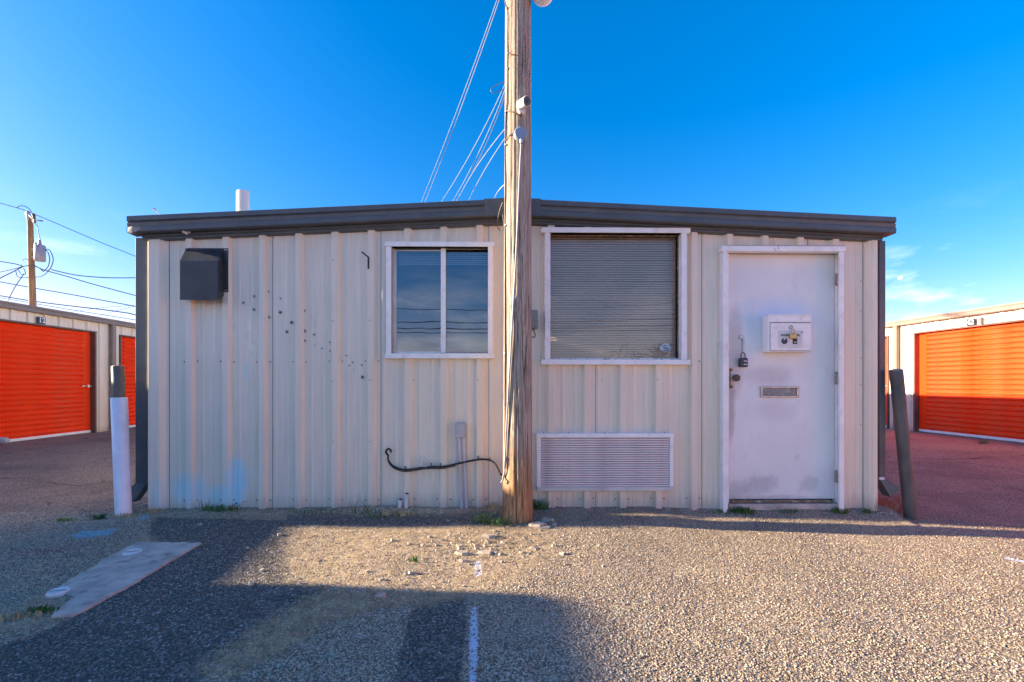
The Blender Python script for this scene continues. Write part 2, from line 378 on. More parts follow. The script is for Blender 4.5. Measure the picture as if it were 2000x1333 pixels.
BLUE = [PG([(140,1046),(165,1036),(205,1036),(235,1030),(210,1046),(150,1052)]), PG([(268,1014),(285,1007),(292,1012),(275,1018)])]
REDP = [PG([(35,1078),(80,1068),(160,1060),(150,1075),(60,1088)]), PG([(-60,1080),(0,1085),(-10,1100),(-80,1096)])]

def ground_mat():
    m, p = base_mat('chip_seal_pavement'); nt = m.node_tree; v = coords(nt)
    def at_(n):
        a = nt.nodes.new('ShaderNodeAttribute'); a.attribute_name = n; return a.outputs['Fac']
    wob = math_(nt, 'SUBTRACT', noise(nt, v, 9, 7, .68), .5); wob2 = math_(nt, 'SUBTRACT', noise(nt, v, 70, 3, .6), .5)
    def mask(n, amp, width, amp2=0.0):
        s = math_(nt, 'ADD', at_(n), math_(nt, 'MULTIPLY', wob, amp)); s = math_(nt, 'ADD', s, math_(nt, 'MULTIPLY', wob2, amp2))
        return ramp(nt, s, -width, width)
    vo = nt.nodes.new('ShaderNodeTexVoronoi'); vo.inputs['Scale'].default_value = 112; nt.links.new(v, vo.inputs['Vector'])
    vo2 = nt.nodes.new('ShaderNodeTexVoronoi'); vo2.inputs['Scale'].default_value = 240; nt.links.new(v, vo2.inputs['Vector'])
    sc = nt.nodes.new('ShaderNodeSeparateColor'); nt.links.new(vo.outputs['Color'], sc.inputs[0])
    big = ramp(nt, noise(nt, v, 1.3, 4), .3, .7); mid = ramp(nt, noise(nt, v, 12, 4), .3, .7)
    stone = mix(nt, ramp(nt, sc.outputs[0], .1, .95, smooth=False), (.26, .20, .135), (.76, .61, .42))
    stone = mix(nt, ramp(nt, sc.outputs[1], .8, .95), stone, (.33, .20, .12))
    stone = mix(nt, ramp(nt, sc.outputs[2], .9, .96), stone, (.62, .58, .52))
    stone = mix(nt, math_(nt, 'MULTIPLY', big, .3), stone, (.30, .235, .175))
    crev = ramp(nt, vo.outputs['Distance'], .30, .72)
    chips = mix(nt, math_(nt, 'MULTIPLY', crev, .8), stone, (.085, .068, .053))
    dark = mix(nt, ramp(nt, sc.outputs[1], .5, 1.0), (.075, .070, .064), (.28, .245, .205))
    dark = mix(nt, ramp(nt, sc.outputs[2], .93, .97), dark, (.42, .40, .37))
    dirt = mix(nt, mid, (.24, .175, .12), (.50, .38, .24)); dirt = mix(nt, ramp(nt, sc.outputs[0], .6, 1), dirt, stone)
    # asphalt of the aisles: finer, browner
    aisle = mix(nt, ramp(nt, sc.outputs[0], .1, .9, smooth=False), (.14, .10, .075), (.44, .32, .24))
    xyz = nt.nodes.new('ShaderNodeSeparateXYZ'); nt.links.new(v, xyz.inputs[0])
    fines = math_(nt, 'MULTIPLY', ramp(nt, noise(nt, v, 2.1, 7, .66), .50, .68), .38)
    chips = mix(nt, fines, chips, (.46, .36, .26))
    wear = math_(nt, 'MULTIPLY', ramp(nt, noise(nt, coords(nt, (.35, 1, 1)), 1.7, 5, .6), .46, .66), .30)
    chips = mix(nt, wear, chips, (.19, .155, .125))
    spots = math_(nt, 'MULTIPLY', ramp(nt, noise(nt, v, 5.5, 3, .5), .70, .76), .45); chips = mix(nt, spots, chips, (.12, .10, .085))
    aisle = mix(nt, math_(nt, 'MULTIPLY', ramp(nt, noise(nt, v, .9, 6, .62), .42, .66), .45), aisle, (.10, .08, .070))
    aisle = mix(nt, math_(nt, 'MULTIPLY', ramp(nt, noise(nt, v, 3.2, 6, .7), .56, .72), .35), aisle, (.40, .33, .26))
    a = mix(nt, mask('aisle', .12, .05), chips, aisle)
    dv = nt.nodes.new('ShaderNodeVectorMath'); dv.operation = 'SCALE'; nt.links.new(v, dv.inputs[0]); dv.inputs['Scale'].default_value = 1.0
    nn = nt.nodes.new('ShaderNodeTexNoise'); nn.inputs['Scale'].default_value = 3.0; nn.inputs['Detail'].default_value = 5; nt.links.new(v, nn.inputs['Vector'])
    av = nt.nodes.new('ShaderNodeVectorMath'); av.operation = 'MULTIPLY_ADD'; nt.links.new(nn.outputs['Color'], av.inputs[0]); av.inputs[1].default_value = (.35, .35, 0); nt.links.new(v, av.inputs[2])
    ve = nt.nodes.new('ShaderNodeTexVoronoi'); ve.feature = 'DISTANCE_TO_EDGE'; ve.inputs['Scale'].default_value = .75; nt.links.new(av.outputs[0], ve.inputs['Vector'])
    crk = math_(nt, 'MULTIPLY', ramp(nt, ve.outputs['Distance'], .011, .004), ramp(nt, noise(nt, v, .8, 2), .47, .56))
    a = mix(nt, math_(nt, 'MULTIPLY', crk, math_(nt, 'MULTIPLY_ADD', mask('aisle', .1, .1), .4, .25)), a, (.035, .03, .027))
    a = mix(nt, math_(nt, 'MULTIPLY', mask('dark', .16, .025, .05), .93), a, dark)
    a = mix(nt, math_(nt, 'MULTIPLY', mask('dirt', .30, .09, .08), .72), a, dirt)
    a = mix(nt, math_(nt, 'MULTIPLY', mask('red', .1, .05), .35), a, (.30, .06, .07))
    a = mix(nt, math_(nt, 'MULTIPLY', math_(nt, 'MULTIPLY', mask('blue', .05, .015, .05), .9), ramp(nt, vo2.outputs['Distance'], .75, .3)), a, (.16, .52, .68))
    a = mix(nt, math_(nt, 'MULTIPLY', mask('white', .012, .006, .022), ramp(nt, sc.outputs[0], .12, .3)), a, (.66, .68, .76))
    nt.links.new(a, p.inputs['Base Color']); p.inputs['Roughness'].default_value = .88; p.inputs['Specular IOR Level'].default_value = .25
    h = math_(nt, 'SUBTRACT', 1.0, math_(nt, 'POWER', vo.outputs['Distance'], 1.6))
    h = math_(nt, 'ADD', h, math_(nt, 'MULTIPLY', sc.outputs[1], .55))
    h = math_(nt, 'ADD', h, math_(nt, 'MULTIPLY', math_(nt, 'SUBTRACT', 1.0, vo2.outputs['Distance']), .22))
    flat = math_(nt, 'SUBTRACT', 1.0, math_(nt, 'MULTIPLY', mask('dirt', .30, .1), .25))
    bump(nt, p, math_(nt, 'MULTIPLY', h, flat), .7, .0038)
    return m
def make_ground():
    def axis(lo, hi, step, outer_lo, outer_hi):
        c = list(np.arange(lo, hi+1e-6, step)); s = step
        a = lo; 
        while a > outer_lo: s = min(s*1.35, 120); a -= s; c.insert(0, a)
        s = step; a = hi
        while a < outer_hi: s = min(s*1.35, 120); a += s; c.append(a)
        return np.array(c)
    xs = axis(-2.9, 4.2, .017, -900, 900); ys = axis(-2.35, .12, .017, -900, 900)
    X, Y = np.meshgrid(xs, ys); Z = gz(X, Y)
    fine = (X > -4) & (X < 5) & (Y > -3.5) & (Y < .3)
    Z += fine*(rng.normal(0, .0012, X.shape))
    V = np.stack([X.ravel(), Y.ravel(), Z.ravel()], 1)
    nx, ny = len(xs), len(ys); i = np.arange(nx-1)[None, :] + np.arange(ny-1)[:, None]*nx
    Fq = np.stack([i, i+1, i+1+nx, i+nx], -1).reshape(-1, 4)
    me = bpy.data.meshes.new('ground'); me.vertices.add(len(V)); me.vertices.foreach_set('co', V.ravel())
    me.loops.add(Fq.size); me.loops.foreach_set('vertex_index', Fq.ravel().astype(np.int32))
    me.polygons.add(len(Fq)); me.polygons.foreach_set('loop_start', np.arange(0, Fq.size, 4, dtype=np.int32))
    me.polygons.foreach_set('loop_total', np.full(len(Fq), 4, np.int32)); me.polygons.foreach_set('use_smooth', np.ones(len(Fq), bool))
    me.update(calc_edges=True)
    XY = V[:, :2]
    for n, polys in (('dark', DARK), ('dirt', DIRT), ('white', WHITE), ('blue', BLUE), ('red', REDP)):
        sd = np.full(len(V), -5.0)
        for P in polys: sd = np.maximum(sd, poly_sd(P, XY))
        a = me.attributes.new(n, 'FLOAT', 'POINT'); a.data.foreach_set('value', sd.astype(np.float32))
    x, y = XY[:, 0], XY[:, 1]
    al = np.maximum(np.minimum(y+.06+.0*x, -x-3.02+.06*y), np.minimum(x-3.55-.25*y, y+.25*(x-3.5)+.12))
    al = np.maximum(al, np.abs(x-.2)-6.2)
    a = me.attributes.new('aisle', 'FLOAT', 'POINT'); a.data.foreach_set('value', al.astype(np.float32))
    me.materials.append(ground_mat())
    o = put('ground', me); tag(o, kind='structure')
make_ground()

# ------------------------------------------------------------------ corrugated sheet
def ribbed(u0, u1, zb, ztop, holes, phase, step=.3048, H=.032, base=.082, top=.046, minor=.004, mw=.034):
    """profile points (u, depth outwards) then strips split by holes; returns list of quads in (u, d, z)"""
    pts = {u0, u1}
    k = math.floor((u0-phase)/step)-1; feats = []
    while phase+k*step < u1+step:
        c = phase+k*step; feats.append(('M', c)); feats.append(('m', c+step/3)); feats.append(('m', c+2*step/3)); k += 1
    def d(u):
        for t, c in feats:
            w, tw, h = (base, top, H) if t == 'M' else (mw, mw*.45, minor)
            q = abs(u-c)
            if q < w/2: return h if q <= tw/2 else h*(w/2-q)/(w/2-tw/2)
        return 0.0
    for t, c in feats:
        w, tw = (base, top) if t == 'M' else (mw, mw*.45)
        for q in (-w/2, -tw/2, tw/2, w/2):
            if u0 < c+q < u1: pts.add(c+q)
    for h in holes:
        for q in h[:2]:
            if u0 < q < u1: pts.add(q)
    P = sorted(pts); out = []
    for a, b in zip(P[:-1], P[1:]):
        if b-a < 1e-6: continue
        da, db = d(a+1e-7), d(b-1e-7); mid = (a+b)/2
        seg = [(zb, None)]; cuts = sorted([(h[2], h[3]) for h in holes if h[0] < mid < h[1]])
        lo = zb
        for c0, c1 in cuts:
            if c0 > lo: out.append((a, da, b, db, lo, c0, lo, c0))
            lo = max(lo, c1)
        out.append((a, da, b, db, lo, ztop(a), lo, ztop(b)))
    return out
def ribbed_obj(name, mat, parent, quads, mapf, thick=.0):
    mb = MB()
    for (a, da, b, db, za0, za1, zb0, zb1) in quads:
        mb.add([mapf(a, da, za0), mapf(b, db, zb0), mapf(b, db, zb1), mapf(a, da, za1)], [(0, 1, 2, 3)])
    return mb.build(name, mat, parent, fixn=False)

# ------------------------------------------------------------------ office building
XL, XR = at(287, 700, -.044).x, at(1716, 700, -.044).x
zt_l, zt_c, zt_r = at(248, 422, -.12).z, at(1003, 387.5, -.12).z, at(1750, 424, -.12).z
xe_l, xe_r, xrg = at(248, 422, -.12).x, at(1750, 424, -.12).x, at(1005, 388, -.12).x
def rooftop(x): return zt_l+(zt_c-zt_l)*(x-xe_l)/(xrg-xe_l) if x < xrg else zt_c+(zt_r-zt_c)*(x-xrg)/(xe_r-xrg)
OFF = empty('office_building', (0.2, 0, 0), 'small beige ribbed metal office building with white door and two windows', 'building')
RIBY = -.034
W1 = (ax(759, -.05), ax(962, -.05), az(696, 860, -.05), az(478, 860, -.05))
W2 = (ax(1067, -.05), ax(1340, -.05), az(707, 1200, -.05), az(450, 1200, -.05))
AC = (ax(1057, -.04), ax(1308, -.04), az(952, 1180, -.04), az(856, 1180, -.04))
DR = (ax(1417, -.05), ax(1630, .03)+.03, -.1, az(486, 1530, -.05))
DX0, DX1, DZ0, DZ1 = ax(1421, .03), ax(1630, .03), az(975, 1530, .03), az(496.5, 1530, .03)
holes = [W1, W2, AC, DR]
phase = (at(511, 600, RIBY).x + at(1495.5, 600, RIBY).x)/2; nn = round((at(1495.5, 600, RIBY).x-at(511, 600, RIBY).x)/.3048)
pitch = (at(1495.5, 600, RIBY).x-at(511, 600, RIBY).x)/nn; phase = at(511, 600, RIBY).x
seams = [XL+.02] + [phase+pitch*(k*3)+.075 for k in range(-1, 6) if XL+.15 < phase+pitch*(k*3)+.075 < XR-.1] + [XR-.02]
mapF = lambda u, d, z: (u, -d-.002, z)
for i, (a, b) in enumerate(zip(seams[:-1], seams[1:])):
    b2 = b+.0; 
    q = ribbed(a, b2, -.06, lambda x: rooftop(x)-.10, holes, phase, pitch)
    ribbed_obj('wall_panel', M['siding'], OFF, q, lambda u, d, z, i=i: (u, -d-.002-(.0015 if i % 2 else 0), z))
# sheet seams: dark thin lap edges
# corner trims
def corner(x0, x1, lip):
    mb = MB(); n = 2
    xa, xb = (x0, x1)
    zb = -.06
    s = 1 if lip > 0 else -1
    def strip(p, q): mb.add([(p[0], p[1], zb), (q[0], q[1], zb), (q[0], q[1], rooftop(q[0])-.12), (p[0], p[1], rooftop(p[0])-.12)], [(0, 1, 2, 3)])
    outer = xa; inner = xb
    strip((outer, .0), (outer, -.034)); strip((outer, -.034), (outer+s*.010, -.044)); strip((outer+s*.010, -.044), (inner-s*.055, -.044))
    strip((inner-s*.055, -.044), (inner-s*.02, -.008)); strip((inner-s*.02, -.008), (inner, -.008)); strip((inner, -.008), (inner, -.001))
    return mb.build('corner_trim', M['siding'], OFF)
corner(XL, ax(331), 1); corner(XR, ax(1685), -1)
# side and back walls, roof
BACK = 14.0
mb = MB()
for x, s in ((XL, -1), (XR, 1)):
    q = ribbed(.05, BACK, -.06, lambda y: 2.3, [], .1)
    o = ribbed_obj('side_wall', M['siding'], OFF, q, (lambda u, d, z, x=x, s=s: (x+s*d, u, z)) if s > 0 else (lambda u, d, z, x=x: (x-d, u, z)))
mb = MB(); mb.prism([(XL, -.06), (XR, -.06), (XR, 2.3), (xrg, 2.44), (XL, 2.3)], BACK, BACK+.02); mb.build('back_wall', M['siding'], OFF)
mb = MB()
mb.add([(xe_l+.02, -.09, zt_l-.01), (xrg, -.09, zt_c-.01), (xrg, BACK+.1, zt_c-.01), (xe_l+.02, BACK+.1, zt_l-.01)], [(0, 1, 2, 3)])
mb.add([(xe_r-.02, -.09, zt_r-.01), (xrg, -.09, zt_c-.01), (xrg, BACK+.1, zt_c-.01), (xe_r-.02, BACK+.1, zt_r-.01)], [(0, 1, 2, 3)])
mb.add([(xe_l+.02, -.09, zt_l-.05), (xrg, -.09, zt_c-.05), (xrg, BACK+.1, zt_c-.05), (xe_l+.02, BACK+.1, zt_l-.05)], [(0, 1, 2, 3)])
mb.add([(xe_r-.02, -.09, zt_r-.05), (xrg, -.09, zt_c-.05), (xrg, BACK+.1, zt_c-.05), (xe_r-.02, BACK+.1, zt_r-.05)], [(0, 1, 2, 3)])
mb.build('roof', M['galv'], OFF, fixn=False)
# rake fascia: sculpted profile swept along each slope
prof = [(-.02, .0), (-.118, .0), (-.124, -.004), (-.124, -.040), (-.112, -.048), (-.110, -.053), (-.121, -.060), (-.117, -.083), (-.1175, -.088), (-.124, -.094), (-.124, -.128), (-.117, -.135), (-.02, -.137)]
prof2 = [(-.01, -.139), (-.066, -.139), (-.066, -.152), (-.048, -.160), (-.048, -.172), (-.010, -.180)]
def sweep(mb, P, xa, za, xb, zb, n=1):
    for t in range(n):
        ta, tb = t/n, (t+1)/n
        A = [(xa+(xb-xa)*ta, y, za+(zb-za)*ta+z) for y, z in P]; B = [(xa+(xb-xa)*tb, y, za+(zb-za)*tb+z) for y, z in P]
        k = len(P); mb.add(A+B, [(i, (i+1) % k, (i+1) % k+k, i+k) for i in range(k)])
    mb.add([(xa, y, za+z) for y, z in P], [tuple(range(k))]); mb.add([(xb, y, zb+z) for y, z in P], [tuple(range(k))[::-1]])
for xa, za, xb, zb in ((xe_l, zt_l, xrg-.001, zt_c), (xrg+.001, zt_c, xe_r, zt_r)):
    mb = MB(); sweep(mb, prof, xa, za, xb, zb, 6); mb.build('rake_trim', M['trim'], OFF)
    mb = MB(); ia = max(xa, XL-.03); ib = min(xb, XR+.03)
    sweep(mb, prof2, ia, rooftop(ia), ib, rooftop(ib), 6); mb.build('lower_trim', M['trim'], OFF)
cx0, cx1 = at(945, 400, -.127).x, at(1056, 400, -.127).x
mb = MB()
for a, b in ((cx0, xrg), (xrg, cx1)):
    mb.add([(a, -.127, rooftop(a)-.136), (b, -.127, rooftop(b)-.136), (b, -.127, rooftop(b)+.003), (a, -.127, rooftop(a)+.003), (a, -.02, rooftop(a)+.003), (b, -.02, rooftop(b)+.003), (a, -.02, rooftop(a)-.138), (b, -.02, rooftop(b)-.138)],
           [(0, 1, 2, 3), (3, 2, 5, 4), (0, 1, 7, 6)] + ([(0, 3, 4, 6)] if a == cx0 else [(1, 2, 5, 7)]))
mb.build('ridge_cover', M['trim'], OFF)
mb = MB()   # dented end of the trim, lower left; paler colour paints the sun on it
c = at(262, 449, -.13); mb.add([(c.x-.055, -.128, c.z-.02), (c.x-.055, -.128, c.z+.018), (c.x-.01, -.138, c.z+.024), (c.x+.05, -.1265, c.z+.018), (c.x+.03, -.130, c.z-.010), (c.x-.02, -.132, c.z-.03)], [(0, 1, 2), (0, 2, 5), (2, 3, 4), (2, 4, 5)])
mb.build('bent_trim_end', simple('sunlit_trim', (.25, .23, .21), .4), OFF)
# downspouts
def spout(px0, px1, ytop, kick, s):
    x0, x1 = at(px0, 700, .02).x, at(px1, 700, .02).x; yb = .10
    D = empty('downspout', ((x0+x1)/2, .06, 0)); D.parent = OFF; D.matrix_parent_inverse = par_inv(OFF)
    zk = at(px0, kick, .02).z
    mb = MB(); mb.box(x0, x1, .02, yb, zk, ytop, .006); mb.build('pipe', M['trim'], D)
    mb = MB(); L = .13; dx = s*.085; dz = -.12
    a = [(x0, .02, zk+.004), (x1, .02, zk+.004), (x1, yb, zk+.004), (x0, yb, zk+.004)]
    mx = (x0+x1)/2; nx = Vector((dx, 0, dz)).normalized(); pr = Vector((-nx.z, 0, nx.x))*(.052 if s > 0 else .052)
    e = Vector((mx+dx, 0, zk+dz)); up = [e-pr, e+pr] 
    lo, hi = sorted(up, key=lambda q: q.x)
    bq = [(lo.x, -.01, lo.z), (hi.x, -.01, hi.z), (hi.x, .075, hi.z), (lo.x, .075, lo.z)]
    mb.add(a+bq, [(0, 1, 5, 4), (1, 2, 6, 5), (2, 3, 7, 6), (3, 0, 4, 7)])
    mb.build('elbow', M['trim'], D)
    if s > 0:
        mb = MB(); mb.box(x0-.004, x1-.02, .012, .02, zk-.01, zk+.012); mb.build('strap', M['pvc'], D)
spout(263.5, 286.5, 2.27, 945, -1); spout(1717, 1730.5, 2.27, 935, 1)
# screws
mb = MB()
def screw(x, z, y=-.002, r=.007):
    n = 8; vs = [(x+r*math.cos(2*math.pi*k/n), y, z+r*math.sin(2*math.pi*k/n)) for k in range(n)] + [(x+r*.6*math.cos(2*math.pi*k/n), y-.005, z+r*.6*math.sin(2*math.pi*k/n)) for k in range(n)]
    mb.add(vs, [(k, (k+1) % n, (k+1) % n+n, k+n) for k in range(n)]+[tuple(range(n, 2*n))])
def inhole(x, z): return any(h[0]-.05 < x < h[1]+.05 and h[2]-.05 < z < h[3]+.04 for h in holes)
k = -4
while phase+k*pitch < XR-.15:
    for off in (-.055, .055):
        x = phase+k*pitch+off
        if x < XL+.15: continue
        for z in (1.236, .085, ):
            zz = z+random.uniform(-.006, .006)
            if not inhole(x, zz): screw(x, zz)
    k += 1
for px in (332,): 
    for py in (530, 621, 785, 871): p = at(px-1.5, py, -.01); screw(p.x, p.z, -.009, .004)
for py in (549, 609, 700, 752, 830): p = at(1677+4, py, -.01); screw(p.x, p.z, -.009, .004)
for px, py in ((650, 508), (650, 627), (722, 626), (650, 745), (722, 742), (650, 863), (722, 863), (933, 742), (808, 742), (1175, 742), (1285, 742), (950, 395), (1050, 393), (255, 428)):
    p = at(px, py, -.036 if py > 430 else -.128); screw(p.x, p.z, p.y, .005)
tag(mb.build('screws', M['screw'], OFF), kind='stuff')
# sheet lap seams as thin proud edges
mb = MB()
for x in seams[1:-1]:
    z1 = rooftop(x)-.12; cuts = sorted([(h[2]-.02, h[3]+.02) for h in holes if h[0]-.03 < x < h[1]+.03]); lo = -.05
    for c0, c1 in cuts+[(z1, z1)]:
        if c0 > lo: mb.box(x-.0008, x+.0012, -.0055, -.003, lo, c0)
        lo = max(lo, c1)
for x in (ax(331)+.001, ax(1685)-.001): mb.box(x-.0012, x+.0012, -.0045, -.002, -.05, rooftop(x)-.13)
tag(mb.build('sheet_laps', M['black'], OFF), kind='stuff')
# stars stencilled on the wall
def star(px, py, rp, faded, rot):
    y = -.0045; k = (at(px, py, y).x-phase)/pitch; fr = abs(k-round(k))*pitch
    y = -.0365 if fr < .022 else -.0085
    c = at(px, py, y); r = rp/235.0
    poly = [(c.x+(r if i % 2 == 0 else r*.42)*math.sin(rot+i*math.pi/5), c.z+(r if i % 2 == 0 else r*.42)*math.cos(rot+i*math.pi/5)) for i in range(10)]
    m_ = MB(); m_.add([(c.x, y-.0005, c.z)]+[(a, y, b) for a, b in poly], [(0, 1+i, 1+(i+1) % 10) for i in range(10)])
    m_.build('star_mark', M['starfade'] if faded else M['star'], OFF, fixn=False)
for px, py, rp, fd in ((475.5, 591.5, 4, 1), (496.5, 579, 4, 1), (496, 605, 4.3, 1), (524, 570, 2.8, 1), (525.5, 620, 4, 1), (548, 583.5, 3, 1), (547.5, 610.5, 4.8, 0), (569.5, 630.5, 4.8, 0), (560.5, 648.5, 4.8, 0),
                       (595, 607, 3, 1), (595, 647, 4.6, 1), (595, 666, 3.8, 1), (613.5, 654, 3.8, 1), (629, 681, 3, 1), (644, 669, 2.8, 1), (644.5, 686, 2.8, 1), (663.5, 702, 3, 1), (676.5, 695, 2.8, 1), (689, 708.5, 3, 1), (682, 714, 2.8, 1), (707, 713.5, 3.2, 1), (708, 737, 4.8, 0)):
    star(px, py, rp, fd, random.uniform(-.5, .5))
for px, py in ((615, 674), (691, 723)): star(px, py, 1.6, 1, 0)

# ---- windows
def casing(parent, px0, px1, py0, py1, th, side_in, mat=None, y0=-.062, y1=.0, over=5):
    """four boards around an opening; px/py are outer bounds in the wall-front plane"""
    mat = mat or M['white']
    X0, X1 = at(px0, 700, y0).x, at(px1, 700, y0).x; Z1, Z0 = at(1000, py0, y0).z, at(1000, py1, y0).z
    t = th/237.0; s = side_in/237.0; o = over/237.0
    for (a, b, c, d, yy) in ((X0, X1, Z1-t, Z1, y0-.004), (X0, X1, Z0, Z0+t, y0-.004), (X0+s*.35, X0+s*.35+t*1.05, Z0+t, Z1-t, y0), (X1-s*.35-t*1.05, X1-s*.35, Z0+t, Z1-t, y0)):
        m_ = MB(); m_.box(a, b, yy, y1, c, d, .002); m_.build('casing', mat, parent)
    return X0, X1, Z0, Z1, t
def reveal(parent, x0, x1, z0, z1, ya, yb, mat, mat_top=None, name='liner'):
    m_ = MB(); th = .006
    m_.add([(x0, ya, z0), (x0, yb, z0), (x0, yb, z1), (x0, ya, z1)], [(0, 1, 2, 3)]); m_.add([(x1, ya, z0), (x1, yb, z0), (x1, yb, z1), (x1, ya, z1)], [(3, 2, 1, 0)])
    m_.add([(x0, ya, z0), (x0, yb, z0), (x1, yb, z0), (x1, ya, z0)], [(3, 2, 1, 0)]); m_.add([(x0, ya, z1), (x0, yb, z1), (x1, yb, z1), (x1, ya, z1)], [(0, 1, 2, 3)], False, 1)
    return m_.build(name, [mat, mat_top or mat], parent, fixn=False)
def window(px):
    e = empty('window', (px, 0, 1.5)); e.parent = OFF; e.matrix_parent_inverse = par_inv(OFF); return e
# slider window
w = window(-.4)
X0, X1, Z0, Z1, t = casing(w, 751.5, 965.5, 473, 700.5, 9.5, 7)
ix0, ix1, iz0, iz1 = ax(765, -.06), ax(957, -.06), Z0+t, Z1-t
reveal(w, ix0, ix1, iz0, iz1, -.055, .03, M['liner'])
gx0, gx1, gz0, gz1 = at(773, 0, .02).x, at(957.5, 0, .02).x, az(690, 860, .02), az(487, 860, .02)
mx0, mx1 = at(861, 0, -.01).x, at(870.5, 0, -.01).x
m_ = MB(); m_.box(ix0+.001, gx0, -.005, .03, gz0-.012, gz1+.012); m_.box(gx1, ix1+.02, .0, .03, gz0-.012, gz1+.012); m_.box(gx0, gx1, -.004, .03, gz1, gz1+.045); m_.box(gx0, gx1, -.012, .03, gz0-.03, gz0)
m_.build('window_frame', M['alu'], w)
m_ = MB(); m_.box(mx0, mx1, -.016, .014, gz0, gz1, .002); m_.build('mullion', M['white'], w)
m_ = MB(); a, b = gx0, mx0; 
m_.box(a, a+.010, .0, .018, gz0, gz1-.012); m_.box(a+.010, b, .0, .018, gz1-.024, gz1-.012); m_.box(a+.010, b, .0, .018, gz0, gz0+.012); m_.build('sash', M['alu'], w)
for a, b, y in ((gx0+.008, mx0, .008), (mx1-.01, gx1, .020)):
    m_ = MB(); m_.add([(a, y, gz0+.005), (b, y, gz0+.005), (b, y, gz1-.01), (a, y, gz1-.01)], [(0, 1, 2, 3)]); m_.build('pane', M['glass_a'], w, fixn=False)
def blind(parent, x0, x1, z0, z1, y, pitch_, mat, tilt=.5):
    m_ = MB(); z = z1; n = 0
    while z > z0:
        j = random.uniform(-.0007, .0007); sl = random.uniform(-.0012, .0012)
        m_.add([(x0, y-.010*tilt, z+j-pitch_*.98), (x1, y-.010*tilt, z+j+sl-pitch_*.98), (x1, y-.002, z+j+sl-pitch_*.45), (x0, y-.002, z+j-pitch_*.45), (x1, y+.008, z+j+sl), (x0, y+.008, z+j)], [(0, 1, 2, 3), (3, 2, 4, 5)], False)
        z -= pitch_*.93
    o = m_.build('blind', mat, parent, fixn=False); tag(o, kind='stuff'); return o
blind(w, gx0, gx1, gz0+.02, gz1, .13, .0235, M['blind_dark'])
zs = az(516, 860, .10)
blind(w, gx0+.01, mx0-.01, zs, gz1, .085, .018, M['blind_a']); blind(w, mx1+.0, gx1-.02, zs, gz1, .085, .018, M['blind_a'])
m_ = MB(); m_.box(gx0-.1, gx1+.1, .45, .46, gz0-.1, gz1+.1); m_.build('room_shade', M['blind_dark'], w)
# fixed window with closed blinds
w = window(1.05)
X0, X1, Z0, Z1, t = casing(w, 1057.5, 1348.5, 444, 712.5, 10, 20)
ix0, ix1, iz0, iz1 = ax(1073, -.06), ax(1333, -.06), Z0+t, Z1-t
reveal(w, ix0, ix1, iz0, iz1, -.055, .05, M['rotwood'])
gx0, gx1, gz0, gz1 = at(1073.5, 0, .04).x, at(1325.5, 0, .04).x, az(702, 1200, .04), az(463, 1200, .04)
m_ = MB(); m_.box(gx1, ix1+.03, -.002, .05, gz0-.02, gz1+.02, .002); m_.box(ix0, gx1, .0, .05, gz1, iz1, .002); m_.build('stop_bead', M['rotwood'], w)
m_ = MB()     # broken white caulk along the glass edge
for i in range(90):
    z = gz0+(gz1-gz0)*i/90; wv = random.uniform(.001, .008) if random.random() < .7 else 0
    if wv: m_.box(gx0-.004, gx0+wv, .030, .042, z, z+(gz1-gz0)/90*random.uniform(.5, 1))
for i in range(110):
    x = gx0+(gx1-gx0)*i/110; wv = random.uniform(.003, .011)
    if random.random() < .85: m_.box(x, x+(gx1-gx0)/110, .028, .041, gz0-.01, gz0+wv)
for i in range(60):
    if random.random() < .45: z = gz0+(gz1-gz0)*i/60; m_.box(gx1+.003, gx1+.003+random.uniform(.002, .006), -.005, .0, z, z+.016)
for i in range(90):
    if random.random() < .5: x = gx0+(gx1-gx0)*i/90; m_.box(x, x+.012, -.003, .0, gz1+.012, gz1+.012+random.uniform(.003, .010))
tag(m_.build('caulk', M['white'], w), kind='stuff')
m_ = MB(); m_.add([(gx0-.01, .041, gz0-.01), (gx1+.002, .041, gz0-.01), (gx1+.002, .041, gz1+.002), (gx0-.01, .041, gz1+.002)], [(0, 1, 2, 3)]); m_.build('pane', M['glass_b'], w, fixn=False)
blind(w, gx0-.02, gx1-.012, gz0-.02, gz1+.01, .075, .0215, M['blind'], .3)
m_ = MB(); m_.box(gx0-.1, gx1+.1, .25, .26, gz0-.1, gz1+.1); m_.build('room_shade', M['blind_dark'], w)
c = at(1299.5, 680, .038); poly = []   # pale badge sticker
for a, r in ((-100, .040), (-60, .045), (-25, .052), (0, .053), (22, .048), (50, .052), (57, .055), (64, .040), (82, .046), (95, .047), (110, .040), (135, .042), (160, .052), (180, .055), (205, .050), (235, .044)):
    poly.append((c.x+r*math.cos(R(a)), c.z+.85*r*math.sin(R(a))))
m_ = MB(); m_.prism(poly, .0385, .0400); m_.build('sticker', simple('sticker_white', (.5, .55, .6), .5, 0, .5, 60), w)
m_ = MB()
for k in range(4): m_.box(c.x-.033+k*.003, c.x+.030-k*.004, .0378, .0384, c.z-.024+k*.0135, c.z-.020+k*.0135)
m_.build('sticker_print', M['numplate'], w)

